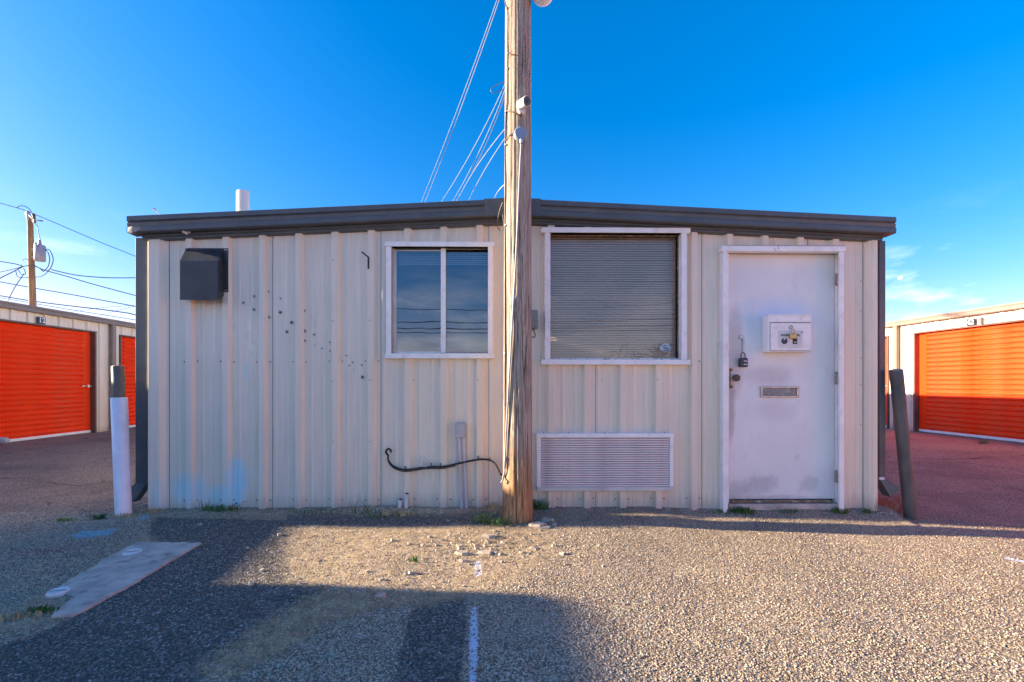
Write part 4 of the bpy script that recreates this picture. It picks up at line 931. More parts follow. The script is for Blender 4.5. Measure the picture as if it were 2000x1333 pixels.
# ------------------------------------------------------------------ storage rows
def row(name, label, xw, s, ks, yA, yB, label_no, num_k):
    """facade in plane x = xw, facing +x when s=1, -x when s=-1"""
    B = empty(name, (xw, 4.88, 0), label, 'building', 'rows of storage units')
    mp_ = lambda u, d, z: (xw+s*d, u, z)
    cen = [4.88+3.05*k for k in ks]; Wd, Hd = 1.19, 2.146
    hl = [(c-Wd, c+Wd, -.1, Hd) for c in cen]
    ph = 4.88+.1; u = yA
    while u < yB-.05:
        u2 = min(u+.9144, yB)
        q = ribbed(u, u2, -.05, lambda y: 2.40, hl, ph, .3048, .026, .076, .045, .004)
        q = [t for t in q if t[5]-t[4] > .01]
        if q: 
            o = ribbed_obj('wall_panel', M['siding_row'], B, q, mp_)
        u = u2
    # back, ends, roof
    m_ = MB(); xb = xw-s*6.1
    for y in (yA, yB): m_.add([(xw, y, -.05), (xb, y, -.05), (xb, y, 2.40), (xw-s*3.05, y, 2.5), (xw, y, 2.40)], [(0, 1, 2, 3, 4)])
    m_.add([(xb, yA, -.05), (xb, yB, -.05), (xb, yB, 2.4), (xb, yA, 2.4)], [(0, 1, 2, 3)]); m_.build('end_wall', M['siding_row'], B)
    m_ = MB(); m_.add([(xw+s*.08, yA, 2.462), (xw-s*3.05, yA, 2.56), (xw-s*3.05, yB, 2.56), (xw+s*.08, yB, 2.462), (xb, yA, 2.462), (xb, yB, 2.462)], [(0, 1, 2, 3), (1, 4, 5, 2)]); m_.build('roof', M['galv'], B)
    m_ = MB(); pr = [(.0, 0), (.095, 0), (.10, -.004), (.10, -.035), (.088, -.045), (.088, -.055), (.10, -.064), (.10, -.112), (.09, -.12), (0, -.12)]
    k = len(pr); m_.add([(xw+s*a, yA, 2.487+b) for a, b in pr]+[(xw+s*a, yB, 2.487+b) for a, b in pr], [(i, (i+1) % k, (i+1) % k+k, i+k) for i in range(k)]+[tuple(range(k)), tuple(range(k, 2*k))[::-1]]); m_.build('eave_gutter', M['row_trim'], B)
    for c in cen:
        # jamb trim
        m_ = MB()
        for sg in (-1, 1): m_.box(xw-s*.12, xw+s*.035, c+sg*Wd-.02, c+sg*Wd+.02, -.05, Hd+.02); 
        m_.box(xw-s*.12, xw+s*.038, c-Wd-.022, c+Wd+.022, Hd, Hd+.03); m_.build('door_trim', M['jamb'], B)
        D = empty('roller_door', (xw, c, 0)); D.parent = B; D.matrix_parent_inverse = par_inv(B)
        n = 22; ph_ = (Hd-.06)/n
        for i in range(n): 
            o = put('slat', SLAT[s], D, (0, 0, 0)); o.matrix_parent_inverse = Matrix(); o.location = (0, 0, .06+i*ph_)
        o = put('bottom_bar', BAR[s], D); o.matrix_parent_inverse = Matrix()
        o = put('latch', LATCH[s], D); o.matrix_parent_inverse = Matrix()
        if c+1.525 < yB+.1:
            m_ = MB(); y = c+1.60; m_.box(xw+s*.028, xw+s*.10, y-.05, y+.05, .0, 2.37, .008); m_.build('downspout', M['row_trim'], B)
    for kk, txt in num_k:
        y = 4.88+3.05*kk; 
        m_ = MB(); m_.box(xw+s*.030, xw+s*.052, y-.075, y+.075, Hd+.035, Hd+.16, .004); m_.build('number_plate', M['numplate'], B)
        text_mesh('number', txt, .135, M['numwhite'], B, (xw+s*.054, y, Hd+.097), rot=(R(90), 0, R(90) if s > 0 else R(-90)), bold=.003)
    return B
SLAT, BAR, LATCH = {}, {}, {}
for s in (1, -1):
    ph_ = (2.146-.06)/22; m_ = MB(); pr = [(-.075, -.0), (-.075, ph_*.16), (-.060, ph_*.26), (-.048, ph_*.42), (-.045, ph_*.58), (-.050, ph_*.76), (-.064, ph_*.92), (-.075, ph_*1.0)]
    y0_, y1_ = -1.17, 1.17
    k = len(pr); e0, e1 = y0_+.16, y1_-.16
    for i in range(k-1):
        (a, za), (b, zb_) = pr[i], pr[i+1]
        m_.add([(s*a, e0, za), (s*a, e1, za), (s*b, e1, zb_), (s*b, e0, zb_)], [(0, 1, 2, 3)], True)
    for (ya, yb) in ((y0_, e0), (e1, y1_)): m_.add([(s*-.070, ya, 0), (s*-.070, yb, 0), (s*-.070, yb, ph_), (s*-.070, ya, ph_)], [(0, 1, 2, 3)])
    for y in (e0, e1): m_.add([(s*a, y, z) for a, z in pr], [tuple(range(k))])
    SLAT[s] = m_.mesh('slat', M['red'])
    m_ = MB(); m_.box(s*-.085, s*-.050, -1.17, 1.17, .008, .06, .006); BAR[s] = m_.mesh('bottom_bar', M['white'])
    m_ = MB(); ly = 1.05 if s > 0 else -2
    m_.box(s*-.05, s*-.032, ly-.10, ly+.13, .985, 1.015, .003); m_.tube([(s*-.03, ly+.02, 1.0), (s*-.01, ly+.02, 1.0)], .032, 12); LATCH[s] = m_.mesh('latch', M['chrome'])
LATCH[-1] = (lambda m_: (m_.box(.03, .045, -1.10, -.90, .985, 1.015, .003), m_.mesh('latch', M['chrome']))[1])(MB())
row('storage_building', 'left row of storage units with bright red roller doors, number 12 in front', -8.5, 1, range(-1, 5), -.26, 24, 0, [(0, '12')])
row('storage_building', 'right row of storage units with sunlit orange-red roller doors, number 42 in front', 9.35, -1, range(-3, 5), -6.0, 24, 0, [(0, '42')])
# small conduit box by 42
m_ = MB(); m_.box(9.27, 9.32, 4.66, 4.70, 2.18, 2.30, .004); tag(m_.build('sensor_box', M['row_trim'], None), 'small brown box beside the number 42 plate', 'electrical box')
# unseen on the left: fence and van, put in for their shadows on the paving
FN = empty('shade_fence', (-8.5, -3.5, 0), 'unseen board fence added beside the left storage row to shade the paving', 'fence')
y = -.262
for i in range(46):
    m_ = MB(); m_.box(-8.52-.004*(i % 2), -8.50-.004*(i % 2), y-.160, y, -.02, 1.87+random.uniform(-.006, .006), .003); m_.build('board', M['fencewood'], FN); y -= .15
m_ = MB(); m_.box(-8.56, -8.525, y, -.27, .4, .49); m_.box(-8.56, -8.525, y, -.27, 1.4, 1.49); m_.box(-8.56, -8.525, y, -.27, 1.74, 1.83); m_.build('rail', M['fencewood'], FN)
def van():
    V = empty('shadow_van', (-7.9, -3.7, 0), 'unseen white panel van, shaped to cast the foreground shadow', 'van')
    pr = [(-1.32, .30), (-1.29, .8), (-1.29, 1.49), (-1.35, 1.80), (-1.39, 1.885), (-1.45, 1.915), (-1.55, 1.922), (-4.6, 1.905), (-5.0, 1.72), (-5.6, 1.2), (-6.3, 1.0), (-6.4, .30)]
    m_ = MB(); k = len(pr); xa, xb = -8.35, -6.9
    m_.add([(xa, y, z) for y, z in pr]+[(xb, y, z) for y, z in pr], [(i, (i+1) % k, (i+1) % k+k, i+k) for i in range(k)]+[tuple(range(k)), tuple(range(k, 2*k))[::-1]]); m_.build('body', M['vanpaint'], V)
    V.location.y -= 0.0
    for x0, x1 in ((xb-.01, xb+.006), (xa-.006, xa+.01)):
        for ya, yb in ((-3.3, -3.95), (-4.05, -4.75)):
            m_ = MB(); m_.box(x0, x1, yb, ya, 1.15, 1.62, .004); m_.build('window', M['vanglass'], V)
    for y in (-2.1, -5.5):
        for x in (-8.22, -7.03):
            m_ = MB(); m_.tube([(x-.1, y, .34), (x+.1, y, .34)], .34, 24); m_.build('wheel', M['black'], V)
van()

# ------------------------------------------------------------------ bollards
def bollard(pb, pt, r, label, sleeve=None, mat='stain', tilt_y=0):
    B = empty('bollard', tuple(pb), label, 'bollard', 'bollards at the office corners')
    d = (pt-pb); 
    if sleeve:
        m_ = MB(); m_.tube([pb-Vector((0, 0, .06)), pt-Vector((0, 0, .004)), pt], [r, r, r*.95], 28); m_.build('post', M[mat], B)
        q = pb+d*sleeve; m_ = MB(); n = 28; rr = r*1.30
        m_.tube([pb-Vector((0, 0, .06)), q, q+Vector((0, 0, .001))], [rr*1.0, rr, r*1.05], n); m_.build('sleeve', simple('sleeve_plastic', (.82, .80, .82), .4, 0, .04, 4, (.4, .36, .32), .25, 6), B)
    else:
        m_ = MB(); m_.tube([pb-d.normalized()*.08, pt-d.normalized()*.003, pt], [r, r, r*.95], 28); m_.build('post', M[mat], B)
    m_ = MB(); m_.tube([pt, pt+d.normalized()*.006], [r*.93, r*.8], 20); m_.build('cap', M['concrete'], B)
pb = gpt(232, 1009); pt_ = Vector((pb.x-.012, pb.y, at(230, 716, pb.y).z)); bollard(Vector((pb.x, pb.y+.05, 0)), Vector((at(230, 716, pb.y+.05).x, pb.y+.05, at(230, 716, pb.y+.05).z)), .0425, 'upright bollard in a white plastic sleeve at the left corner', .79)
pb = Vector((at(1779, 1008, .0).x, .0, -.09)); bollard(pb, at(1750, 723, -.04), .047, 'bare dark steel bollard leaning left at the right corner')

# ------------------------------------------------------------------ slab with cleanouts
def slab():
    P = [gpt(*q) for q in ((268, 1062), (392, 1064), (330, 1100), (262, 1142), (205, 1171), (150, 1168), (110, 1156), (135, 1136), (185, 1110), (200, 1098))]
    P2 = [gpt(*q) for q in ((205, 1172), (150, 1170), (118, 1190), (100, 1208), (140, 1206), (172, 1192))]
    S = empty('concrete_slab', tuple(P[0]), 'low grey concrete slab set in the paving at the lower left', 'slab')
    for pl in (P, P2):
        out = []   # roughen the outline
        for i in range(len(pl)):
            a, b = pl[i], pl[(i+1) % len(pl)]; n = max(2, int((b-a).length/.03))
            for k in range(n): t_ = k/n; q = a.lerp(b, t_); out.append(Vector((q.x+random.gauss(0, .003), q.y+random.gauss(0, .003), 0)))
        c = sum(out, Vector())/len(out); m_ = MB(); n = len(out)
        top = [(p.x, p.y, gzf(p.x, p.y)+.012) for p in out]; bev = [(p.x+(p.x-c.x)*.012, p.y+(p.y-c.y)*.012, gzf(p.x, p.y)+.006) for p in out]; bot = [(a, b, z-.04) for a, b, z in bev]
        m_.add(top+bev+bot, [tuple(range(n))]+[(i, (i+1) % n, (i+1) % n+n, i+n) for i in range(n)]+[(i+n, (i+1) % n+n, (i+1) % n+2*n, i+2*n) for i in range(n)])
        m_.build('slab_piece', M['concrete'], S)
slab()
for px, py, r, lab in ((259, 1083, .050, 'white round cleanout cover near the far end of the concrete slab'), (113.5, 1161, .046, 'white round cleanout cover at the near left end of the slab')):
    p = gpt(px, py); z = gzf(p.x, p.y)+.013; C = empty('cleanout_cover', (p.x, p.y, z), lab, 'drain cover', 'cleanout covers')
    m_ = MB(); n = 30
    ring = [(p.x+r*(1+random.uniform(-.05, .05))*math.cos(2*math.pi*k/n), p.y+r*(1+random.uniform(-.05, .05))*math.sin(2*math.pi*k/n), z) for k in range(n)]
    up = [(p.x+r*.86*math.cos(2*math.pi*k/n), p.y+r*.86*math.sin(2*math.pi*k/n), z+.008) for k in range(n)]; inn = [(p.x+r*.74*math.cos(2*math.pi*k/n), p.y+r*.74*math.sin(2*math.pi*k/n), z+.005) for k in range(n)]
    m_.add(ring+up+inn+[(a, b, z-.03) for a, b, _ in ring], [(k, (k+1) % n, (k+1) % n+n, k+n) for k in range(n)]+[(k+n, (k+1) % n+n, (k+1) % n+2*n, k+2*n) for k in range(n)]+[tuple(range(2*n, 3*n))]+[(k, (k+1) % n, (k+1) % n+3*n, k+3*n) for k in range(n)]); m_.build('lid', M['pvc'], C)
    m_ = MB(); m_.add([(p.x-.040, p.y-.015, z+.0062), (p.x+.038, p.y+.006, z+.0062), (p.x+.038, p.y+.013, z+.0062), (p.x-.040, p.y-.008, z+.0062)], [(0, 1, 2, 3)]); m_.build('slot', M['black'], C)

# curb piece at the right corner, pipe at left edge
m_ = MB(); a = at(1722, 985, .25); m_.box(3.34, 3.78, .16, .34, -.2, .035, .02); o = m_.build('curb_block', M['brick_curb'], None); tag(o, 'reddish painted concrete block behind the leaning bollard', 'curb')
p = gpt(8, 878); m_ = MB(); m_.tube([(p.x-.9, p.y-.1, .14), (p.x-.02, p.y, .14), (p.x+.04, p.y, .14), (p.x+.055, p.y, .14)], [.055, .055, .048, .03], 16); m_.box(p.x-.5, p.x-.42, p.y-.04, p.y+.04, 0, .12)
tag(m_.build('steel_pipe', M['grey'], None), 'rounded grey pipe end poking in at the left edge before the red door', 'pipe')
# clutter by the far right door
m_ = MB(); p = gpt(1744, 832); m_.tube([(p.x, p.y, 0), (p.x, p.y, .22)], [.10, .13], 14); tag(m_.build('small_bucket', M['xfmr'], None), 'small grey bucket on the ground behind the leaning bollard', 'bucket')

# ------------------------------------------------------------------ roof things
p = at(474, 412, 3.0); w_ = .16*.55; ht = at(474, 373, 3.0).z
m_ = MB(); n = 12; zb = 2.35; arc = [(p.x+w_*math.cos(q), 3.0-.035*math.sin(q)-.01) for q in np.linspace(math.pi, 0, n)]+[(p.x+w_, 3.03), (p.x-w_, 3.03)]
k = len(arc); m_.add([(x, y, zb) for x, y in arc]+[(x, y, ht-.02) for x, y in arc]+[(p.x+(x-p.x)*.93, y, ht) for x, y in arc], [(i, (i+1) % k, (i+1) % k+k, i+k) for i in range(k)]+[(i+k, (i+1) % k+k, (i+1) % k+2*k, i+2*k) for i in range(k)]+[tuple(range(2*k, 3*k))])
tag(m_.build('panel_antenna', M['pvc'], None), 'white upright panel antenna on the left part of the office roof', 'antenna')
q0, q1 = at(302, 410, .3), at(313, 420, .3); m_ = MB(); m_.tube([q0+Vector((-.008, 0, .008)), q0+Vector((.012, 0, -.006))], [.012, .009], 10); m_.tube([q0, q1], .004, 6); m_.tube([q1, q1+Vector((.01, 0, -.12))], .004, 6)
tag(m_.build('roof_camera', M['pvc'], None), 'tiny white camera on a stalk at the left roof corner', 'camera')

# ------------------------------------------------------------------ distant pole with transformer
YP = 12.7
DP = empty('utility_pole', tuple(at(62, 600, YP)), 'distant wooden power pole with a grey transformer above the left storage row', 'utility pole')
b0, t0 = at(67, 700, YP), at(58.5, 422, YP); bb = b0+(b0-t0)*.6; bb.z = -.2
m_ = MB(); m_.tube([bb, b0, t0], [.13, .118, .08], 14); m_.build('shaft', M['farpole'], DP)
m_ = MB(); p = at(54.5, 413, YP-.1); m_.tube([p+Vector((0, 0, -.30)), p+Vector((0, 0, -.08)), p], [.03, .07, .05], 10); m_.tube([p+Vector((0, 0, -.08)), p+Vector((.25, -.1, -.28)), p+Vector((.3, -.1, -.45))], .03, 6); m_.build('insulator', M['insul'], DP)
m_ = MB(); q = [at(x, y, YP-.25) for x, y in ((63, 420), (67, 430), (83, 432))]; m_.tube(q, .025, 6); m_.tube([at(66, 418, YP-.2), at(68, 435, YP-.2)], .04, 8); m_.build('fuse_cutout', M['cable_blue'], DP)
TR = at(78, 495, YP-.3); hh = .28; 
m_ = MB(); m_.tube([TR+Vector((0, 0, -hh)), TR+Vector((0, 0, -hh+.02)), TR+Vector((0, 0, hh-.03)), TR+Vector((0, 0, hh))], [.135, .155, .155, .135], 22); m_.tube([TR+Vector((.04, -.05, hh)), TR+Vector((.04, -.05, hh+.17))], [.06, .035], 10); m_.tube([TR+Vector((-.10, -.05, hh)), TR+Vector((-.10, -.05, hh+.08))], [.04, .03], 8); m_.box(TR.x-.32, TR.x-.10, TR.y+.02, TR.y+.1, TR.z-.16, TR.z-.10); m_.box(TR.x-.32, TR.x-.10, TR.y+.02, TR.y+.1, TR.z+.12, TR.z+.18); m_.build('transformer', M['xfmr'], DP)
def dw(L, r, lab, Y=YP-.3, Yend=None, grp='power lines by the distant pole'):
    n = len(L); P = [at(x, y, Y+((Yend-Y)*i/(n-1) if Yend else 0)) for i, (x, y) in enumerate(L)]
    return wire('power_line', P, r, M['cable_blue'], lab, grp, 4)
dw([(-40, 386), (0, 397), (45, 410), (56, 414)], .012, 'topmost power line reaching the distant pole from the left edge'); dw([(56, 414), (120, 441), (190, 471), (262, 500), (300, 516)], .012, 'topmost power line sloping right from the distant pole behind the office', YP-.3, 14)
dw([(33, 406), (38, 403), (45, 402.5), (54, 406), (61, 414), (65, 425)], .013, 'curled jumper wire on the top of the distant pole')
dw([(68, 436), (73, 442), (75, 455), (79, 470), (79, 478)], .012, 'thin lead dropping to the top of the transformer')
dw([(88, 490), (94, 487), (100, 494), (104, 508), (99, 524), (92, 530)], .014, 'outer looping lead at the right of the transformer'); dw([(88, 490), (93, 492), (97, 505), (95, 518), (90, 526), (84, 531)], .014, 'inner looping lead at the right of the transformer')
dw([(100, 527), (125, 533), (150, 538), (180, 541), (215, 543), (262, 543), (300, 542)], .017, 'nearly level line running right from the leads of the distant pole', YP-.3, 13.5)
dw([(60, 515), (75, 523), (90, 529), (130, 540), (180, 555), (262, 577), (300, 587)], .017, 'line sloping right from the leads of the distant pole below the level one', YP-.3, 13.5)
dw([(-40, 545), (0, 551), (60, 562), (130, 574), (200, 587), (255, 597), (300, 606)], .017, 'long line crossing low behind the distant pole', 13.2, 13.2)
dw([(-40, 572), (0, 578), (60, 588), (130, 597), (200, 605), (250, 612), (262, 615), (300, 620)], .020, 'thick line just above the left storage roof', 13.2, 13.2)
dw([(-40, 576), (0, 582), (60, 592), (130, 604), (200, 615), (262, 625), (300, 632)], .012, 'lowest thin line grazing the left storage roof', 13.2, 13.2)
dw([(-40, 505), (0, 511), (30, 516), (45, 521)], .017, 'upper line reaching the distant pole bracket from the left'); dw([(-40, 541), (0, 532), (30, 525), (45, 521)], .014, 'middle line reaching the distant pole bracket from the left'); dw([(-40, 568), (0, 544), (20, 534), (45, 521)], .018, 'lower thick line reaching the distant pole bracket from the left')
dw([(47, 535), (30, 560), (15, 588), (5, 606)], .014, 'slanting guy wire left of the distant pole'); dw([(42, 520), (43, 510), (50, 506), (60, 510)], .010, 'small wire arch left of the distant pole shaft')
dw([(31, 530), (34, 540), (44, 543), (60, 542), (78, 541), (88, 536), (96, 528)], .012, 'hanging loop of wire passing the distant pole shaft'); dw([(36, 528), (42, 536), (50, 535), (46, 524)], .012, 'small tangled loop beside the distant pole bracket')
dw([(45, 521), (60, 519), (75, 523), (84, 530)], .016, 'short tie wire through the distant pole'); dw([(140, 610), (200, 601), (262, 597)], .007, 'thin stranded wire rising right above the storage roof', 13.5, 13.5); dw([(190, 618), (225, 608), (262, 599)], .007, 'second thin strand rising right above the storage roof', 13.5, 13.5)

# ------------------------------------------------------------------ behind the camera, seen in the window panes
BW = 'power lines behind the viewer'
for i, (z0, z1, r) in enumerate(((5.4, 4.9, .018), (4.55, 4.25, .024), (4.2, 3.95, .022), (3.95, 3.75, .020))):
    wire('power_line', [(-26, -21, z0+.8), (-13, -20.5, z0), (0, -20, z1), (13, -19.6, z0+.1), (26, -19, z0+1.3)], r, M['cable_blue'], ['topmost', 'second', 'third', 'lowest'][i]+' power line crossing behind the viewer', BW)
for x, y, l in ((-26, -21, 'left'), (26, -19, 'right')):
    m_ = MB(); m_.tube([(x, y, -.2), (x, y, 8)], [.17, .12], 12); m_.box(x-.1, x+.1, y-.9, y+.9, 7.3, 7.42); tag(m_.build('utility_pole', M['pole'], None), 'wooden pole far behind the viewer on the '+l, 'utility pole')
def bare_tree(x, y, h, label):
    T = empty('bare_tree', (x, y, 0), label, 'tree', 'bare trees behind the viewer'); m_ = MB(); tr = MB()
    def br(mb, p, d, L, r, lv):
        q = p+d*L; mb.tube([p, p+d*L*.5+Vector((random.gauss(0, .03*L), random.gauss(0, .03*L), 0)), q], [r, r*.85, r*.65], 5 if lv else 8, 0, False)
        if lv < 6:
            for _ in range(3 if lv < 3 else 2):
                nd = (d+Vector((random.gauss(0, .5), random.gauss(0, .5), random.gauss(.12, .25)))).normalized(); br(m_, q, nd, L*random.uniform(.6, .82), r*.62, lv+1)
    br(tr, Vector((x, y, -.1)), Vector((0, 0, 1)), h*.26, h*.028, 0)
    tr.build('trunk', M['bark'], T, False); m_.build('crown', M['bark'], T, False)
bare_tree(8.5, -24, 4.6, 'bare leafless tree behind the viewer, nearest the drive'); bare_tree(10.6, -23, 4.9, 'taller bare leafless tree behind the viewer'); bare_tree(-2.5, -32, 2.6, 'low bare bush behind the viewer')

# ------------------------------------------------------------------ loose rocks near the pole
RG = 'broken paving lumps near the pole'
for i, (px, py, w_, lab) in enumerate(((1049, 1028, .085, 'flat broken concrete chunk right beside the pole foot'), (1072, 1018, .07, 'grey slab of broken concrete in the pole shadow'), (1065, 1032, .045, 'angular tan chunk at the tip of the grey slab'), (955, 1050, .07, 'long tan chunk in the straw left of the pole'),
                    (903, 1083, .055, 'flat tan stone left of the short white paint mark'), (898, 1067, .032, 'slim stone just above the flat tan one'), (950, 1081, .055, 'flat tan stone above the short white paint mark'), (1020, 1081, .022, 'small pale pebble casting a long shadow'), (1040, 1072, .022, 'small dark pebble farthest right of the scatter'),
                    (800, 1064, .02, 'small stone in the sunlit straw'), (795, 1095, .018, 'small stone beside a green sprig'), (905, 1098, .026, 'dark flat lump below the flat tan stone'), (985, 1062, .03, 'tan stick-like chip between the larger chunks'), (389, 1026, .022, 'dark lump of asphalt near the wall foot'),
                    (947, 990, .035, 'rounded pale stone at the wall foot left of the pole'), (744, 1167, .03, 'flat dirt lump at the edge of the large shadow'))):
    p = gpt(px, py); m_ = MB(); n = 7; h = w_*(.28 if w_ > .03 else .6); z = gzf(p.x, p.y)
    an = [random.uniform(.6, 1.15) for _ in range(n)]; rt = random.uniform(0, 6)
    ring = lambda s_, zz: [(p.x+w_*.5*1.6*s_*an[k]*math.cos(rt+2*math.pi*k/n)*(1.25), p.y+w_*.5*1.3*s_*an[k]*math.sin(rt+2*math.pi*k/n), z+zz+random.gauss(0, h*.1)) for k in range(n)]
    A, B_, C_ = ring(.95, -.01), ring(1, h*.5), ring(.78, h)
    m_.add(A+B_+C_, [(k, (k+1) % n, (k+1) % n+n, k+n) for k in range(n)]+[(k+n, (k+1) % n+n, (k+1) % n+2*n, k+2*n) for k in range(n)]+[tuple(range(2*n, 3*n))]); tag(m_.build('rock', M['rock'], None), lab, 'stone', RG)

# ------------------------------------------------------------------ grass and weeds
def tuft(px, py, n, h, spread, mat, label, kind='grass', cat='grass', lean=.5, wide=.0035):
    p = gpt(px, py) if py < 990 or True else None
    if p.y > -.045 and XL < p.x < XR: p.y = -.06
    m_ = MB(); z = gzf(p.x, p.y)
    for _ in range(n):
        x, y = p.x+random.gauss(0, spread), p.y+random.gauss(0, spread*.3)
        if y > -.045 and XL-.05 < x < XR+.05: y = -.045-random.random()*.02
        L = h*random.uniform(.4, 1.1); a = random.uniform(0, 6.28); d = Vector((math.cos(a), math.sin(a)*.5, 0))*random.uniform(.1, lean); w_ = wide*random.uniform(.6, 1.3); sd_ = Vector((-d.y, d.x, 0)).normalized()*w_ if d.length else Vector((w_, 0, 0))
        sd_ = Vector((w_, w_*.3, 0)) if random.random() < .6 else sd_
        b = Vector((x, y, gzf(x, y)-.004)); P = [b, b+Vector((0, 0, L*.45))+d*L*.25, b+Vector((0, 0, L*.8))+d*L*.65, b+Vector((0, 0, L*.92))+d*L*1.2]
        m_.add([P[0]-sd_, P[0]+sd_, P[1]-sd_*.9, P[1]+sd_*.9, P[2]-sd_*.6, P[2]+sd_*.6, P[3]], [(0, 1, 3, 2), (2, 3, 5, 4), (4, 5, 6)])
    return tag(m_.build(kind, mat, None, False), label, cat, 'weeds in the paving')
def weed(px, py, n, h, spread, label, mat=None):
    p = gpt(px, py); m_ = MB()
    if p.y > -.06 and XL < p.x < XR: p.y = -.07
    for _ in range(n):
        x, y = p.x+random.gauss(0, spread), p.y+random.gauss(0, spread*.5); zz = gzf(x, y)+random.uniform(.005, h)
        s_ = random.uniform(.008, .019); a = random.uniform(0, 6.28); t1 = Vector((math.cos(a), math.sin(a), random.uniform(-.3, .6))).normalized(); t2 = t1.cross(Vector((random.gauss(0, .3), random.gauss(0, .3), 1))).normalized()
        c = Vector((x, y, zz)); m_.add([c, c+t1*s_-t2*s_*.55+Vector((0, 0, .001)), c+t1*s_*2, c+t1*s_+t2*s_*.55+Vector((0, 0, .001))], [(0, 1, 2, 3)])
        if random.random() < .3: m_.tube([(x, y, gzf(x, y)), c], .001, 4, 0, False)
    return tag(m_.build('weed', mat or M['blade2'], None, False), label, 'weed', 'weeds in the paving')
tuft(430, 998, 90, .06, .07, M['blade'], 'green grass tuft with a leafy sprig at the wall foot under the vent')
weed(465, 995, 14, .06, .03, 'leafy dandelion sprig standing at the wall foot', M['blade'])
tuft(408, 990, 8, .13, .02, M['blade'], 'few thin tall stems against the wall foot', lean=.7, wide=.0018)
tuft(700, 998, 22, .11, .07, M['blade'], 'sparse spiky grass stems at the wall below the star trail', lean=1.0, wide=.002)
tuft(775, 998, 120, .05, .06, M['straw'], 'dry yellowish grass tuft around the white pipe stubs'); tuft(740, 1000, 60, .03, .10, M['blade'], 'low green grass strip left of the pipe stubs')
tuft(620, 1000, 70, .025, .12, M['blade'], 'low creeping grass strip at the wall foot below the sunny ribs')
weed(945, 1022, 110, .07, .035, 'bright green leafy weed in sun left of the pole'); weed(978, 1026, 60, .05, .045, 'yellow green creeping weed at the pole foot')
tuft(960, 992, 50, .06, .05, M['straw'], 'brown dead leaves and stems between wall and pole'); tuft(1048, 990, 120, .09, .045, M['blade'], 'dark green grass clump between the pole and the louvred grille')
tuft(1437, 992, 200, .055, .05, M['blade'], 'thick green grass tuft at the left foot of the white door'); tuft(1540, 994, 60, .035, .06, M['blade'], 'low grass growing at the middle of the door sill'); tuft(1632, 994, 130, .05, .035, M['blade'], 'green grass tuft at the right foot of the white door')
tuft(1402, 994, 50, .03, .05, M['blade'], 'short grass left of the door casing'); tuft(1675, 990, 50, .045, .02, M['blade'], 'small grass tuft between the door and the right corner', lean=.8); tuft(1678, 985, 6, .13, .02, M['blade'], 'thin curled stems by the right corner', lean=.9, wide=.0016)
tuft(1735, 1000, 70, .05, .07, M['straw'], 'pale dry straw trailing from the right corner', lean=1.4, wide=.002); tuft(1772, 1012, 60, .045, .05, M['straw'], 'pale dry straw around the leaning bollard foot', lean=1.4, wide=.002)
tuft(125, 1018, 60, .03, .04, M['blade2'], 'small green patch at the edge of the left aisle'); weed(193, 1014, 90, .035, .03, 'low green weed left of the white bollard foot', M['blade']); tuft(240, 1010, 50, .04, .05, M['straw'], 'dry grass around the white bollard foot')
tuft(78, 1195, 70, .035, .03, M['blade'], 'dark grass tuft beside the near cleanout cover', lean=.9); tuft(50, 1205, 90, .03, .07, M['straw'], 'flattened dry grass left of the dark tuft', lean=1.3)
tuft(808, 1098, 16, .05, .008, M['blade2'], 'single small sprig in the sunlit straw'); tuft(290, 1000, 60, .035, .05, M['straw'], 'dry stems at the left wall corner', lean=1.2); tuft(1917, 867, 60, .08, .06, M['blade'], 'dark weed growing before the door of unit 42'); 
# straw litter, loose chips
def litter():
    m_ = MB()
    def straw(n, poly, Lr=(.02, .07)):
        xs = [q.x for q in poly]; ys = [q.y for q in poly]; c = 0
        P = np.column_stack([rng.uniform(min(xs), max(xs), n*4), rng.uniform(min(ys), max(ys), n*4)]); ok = poly_sd(poly, P) > -.02; P = P[ok][:n]
        for x, y in P:
            z = gzf(x, y)+.006; a = random.uniform(0, 6.28); L = random.uniform(*Lr); d = Vector((math.cos(a), math.sin(a), random.uniform(-.04, .12)))*L; s_ = Vector((-d.y, d.x, 0)).normalized()*random.uniform(.0006, .0014); b = Vector((x, y, z)); k_ = Vector((random.gauss(0, .1), random.gauss(0, .1), 0))*L
            m_.add([b-s_, b+s_, b+d*.5+k_+s_+Vector((0, 0, .003)), b+d*.5+k_-s_+Vector((0, 0, .003)), b+d+s_*.4, b+d-s_*.4], [(0, 1, 2, 3), (3, 2, 4, 5)])
    straw(2600, DIRT[0]); straw(1300, DIRT[1], (.02, .06)); straw(350, DIRT[2]); straw(500, PG([(290, 998), (985, 998), (985, 1010), (290, 1010)])); straw(260, PG([(1050, 1000), (1720, 996), (1720, 1004), (1050, 1012)])); straw(500, PG([(900, 1015), (1000, 1015), (1080, 1050), (960, 1080), (880, 1060)]))
    tag(m_.build('straw_litter', M['straw'], None, False), 'dry straw scattered over the dirt and chips before the pole', 'straw', kind='stuff')
litter()
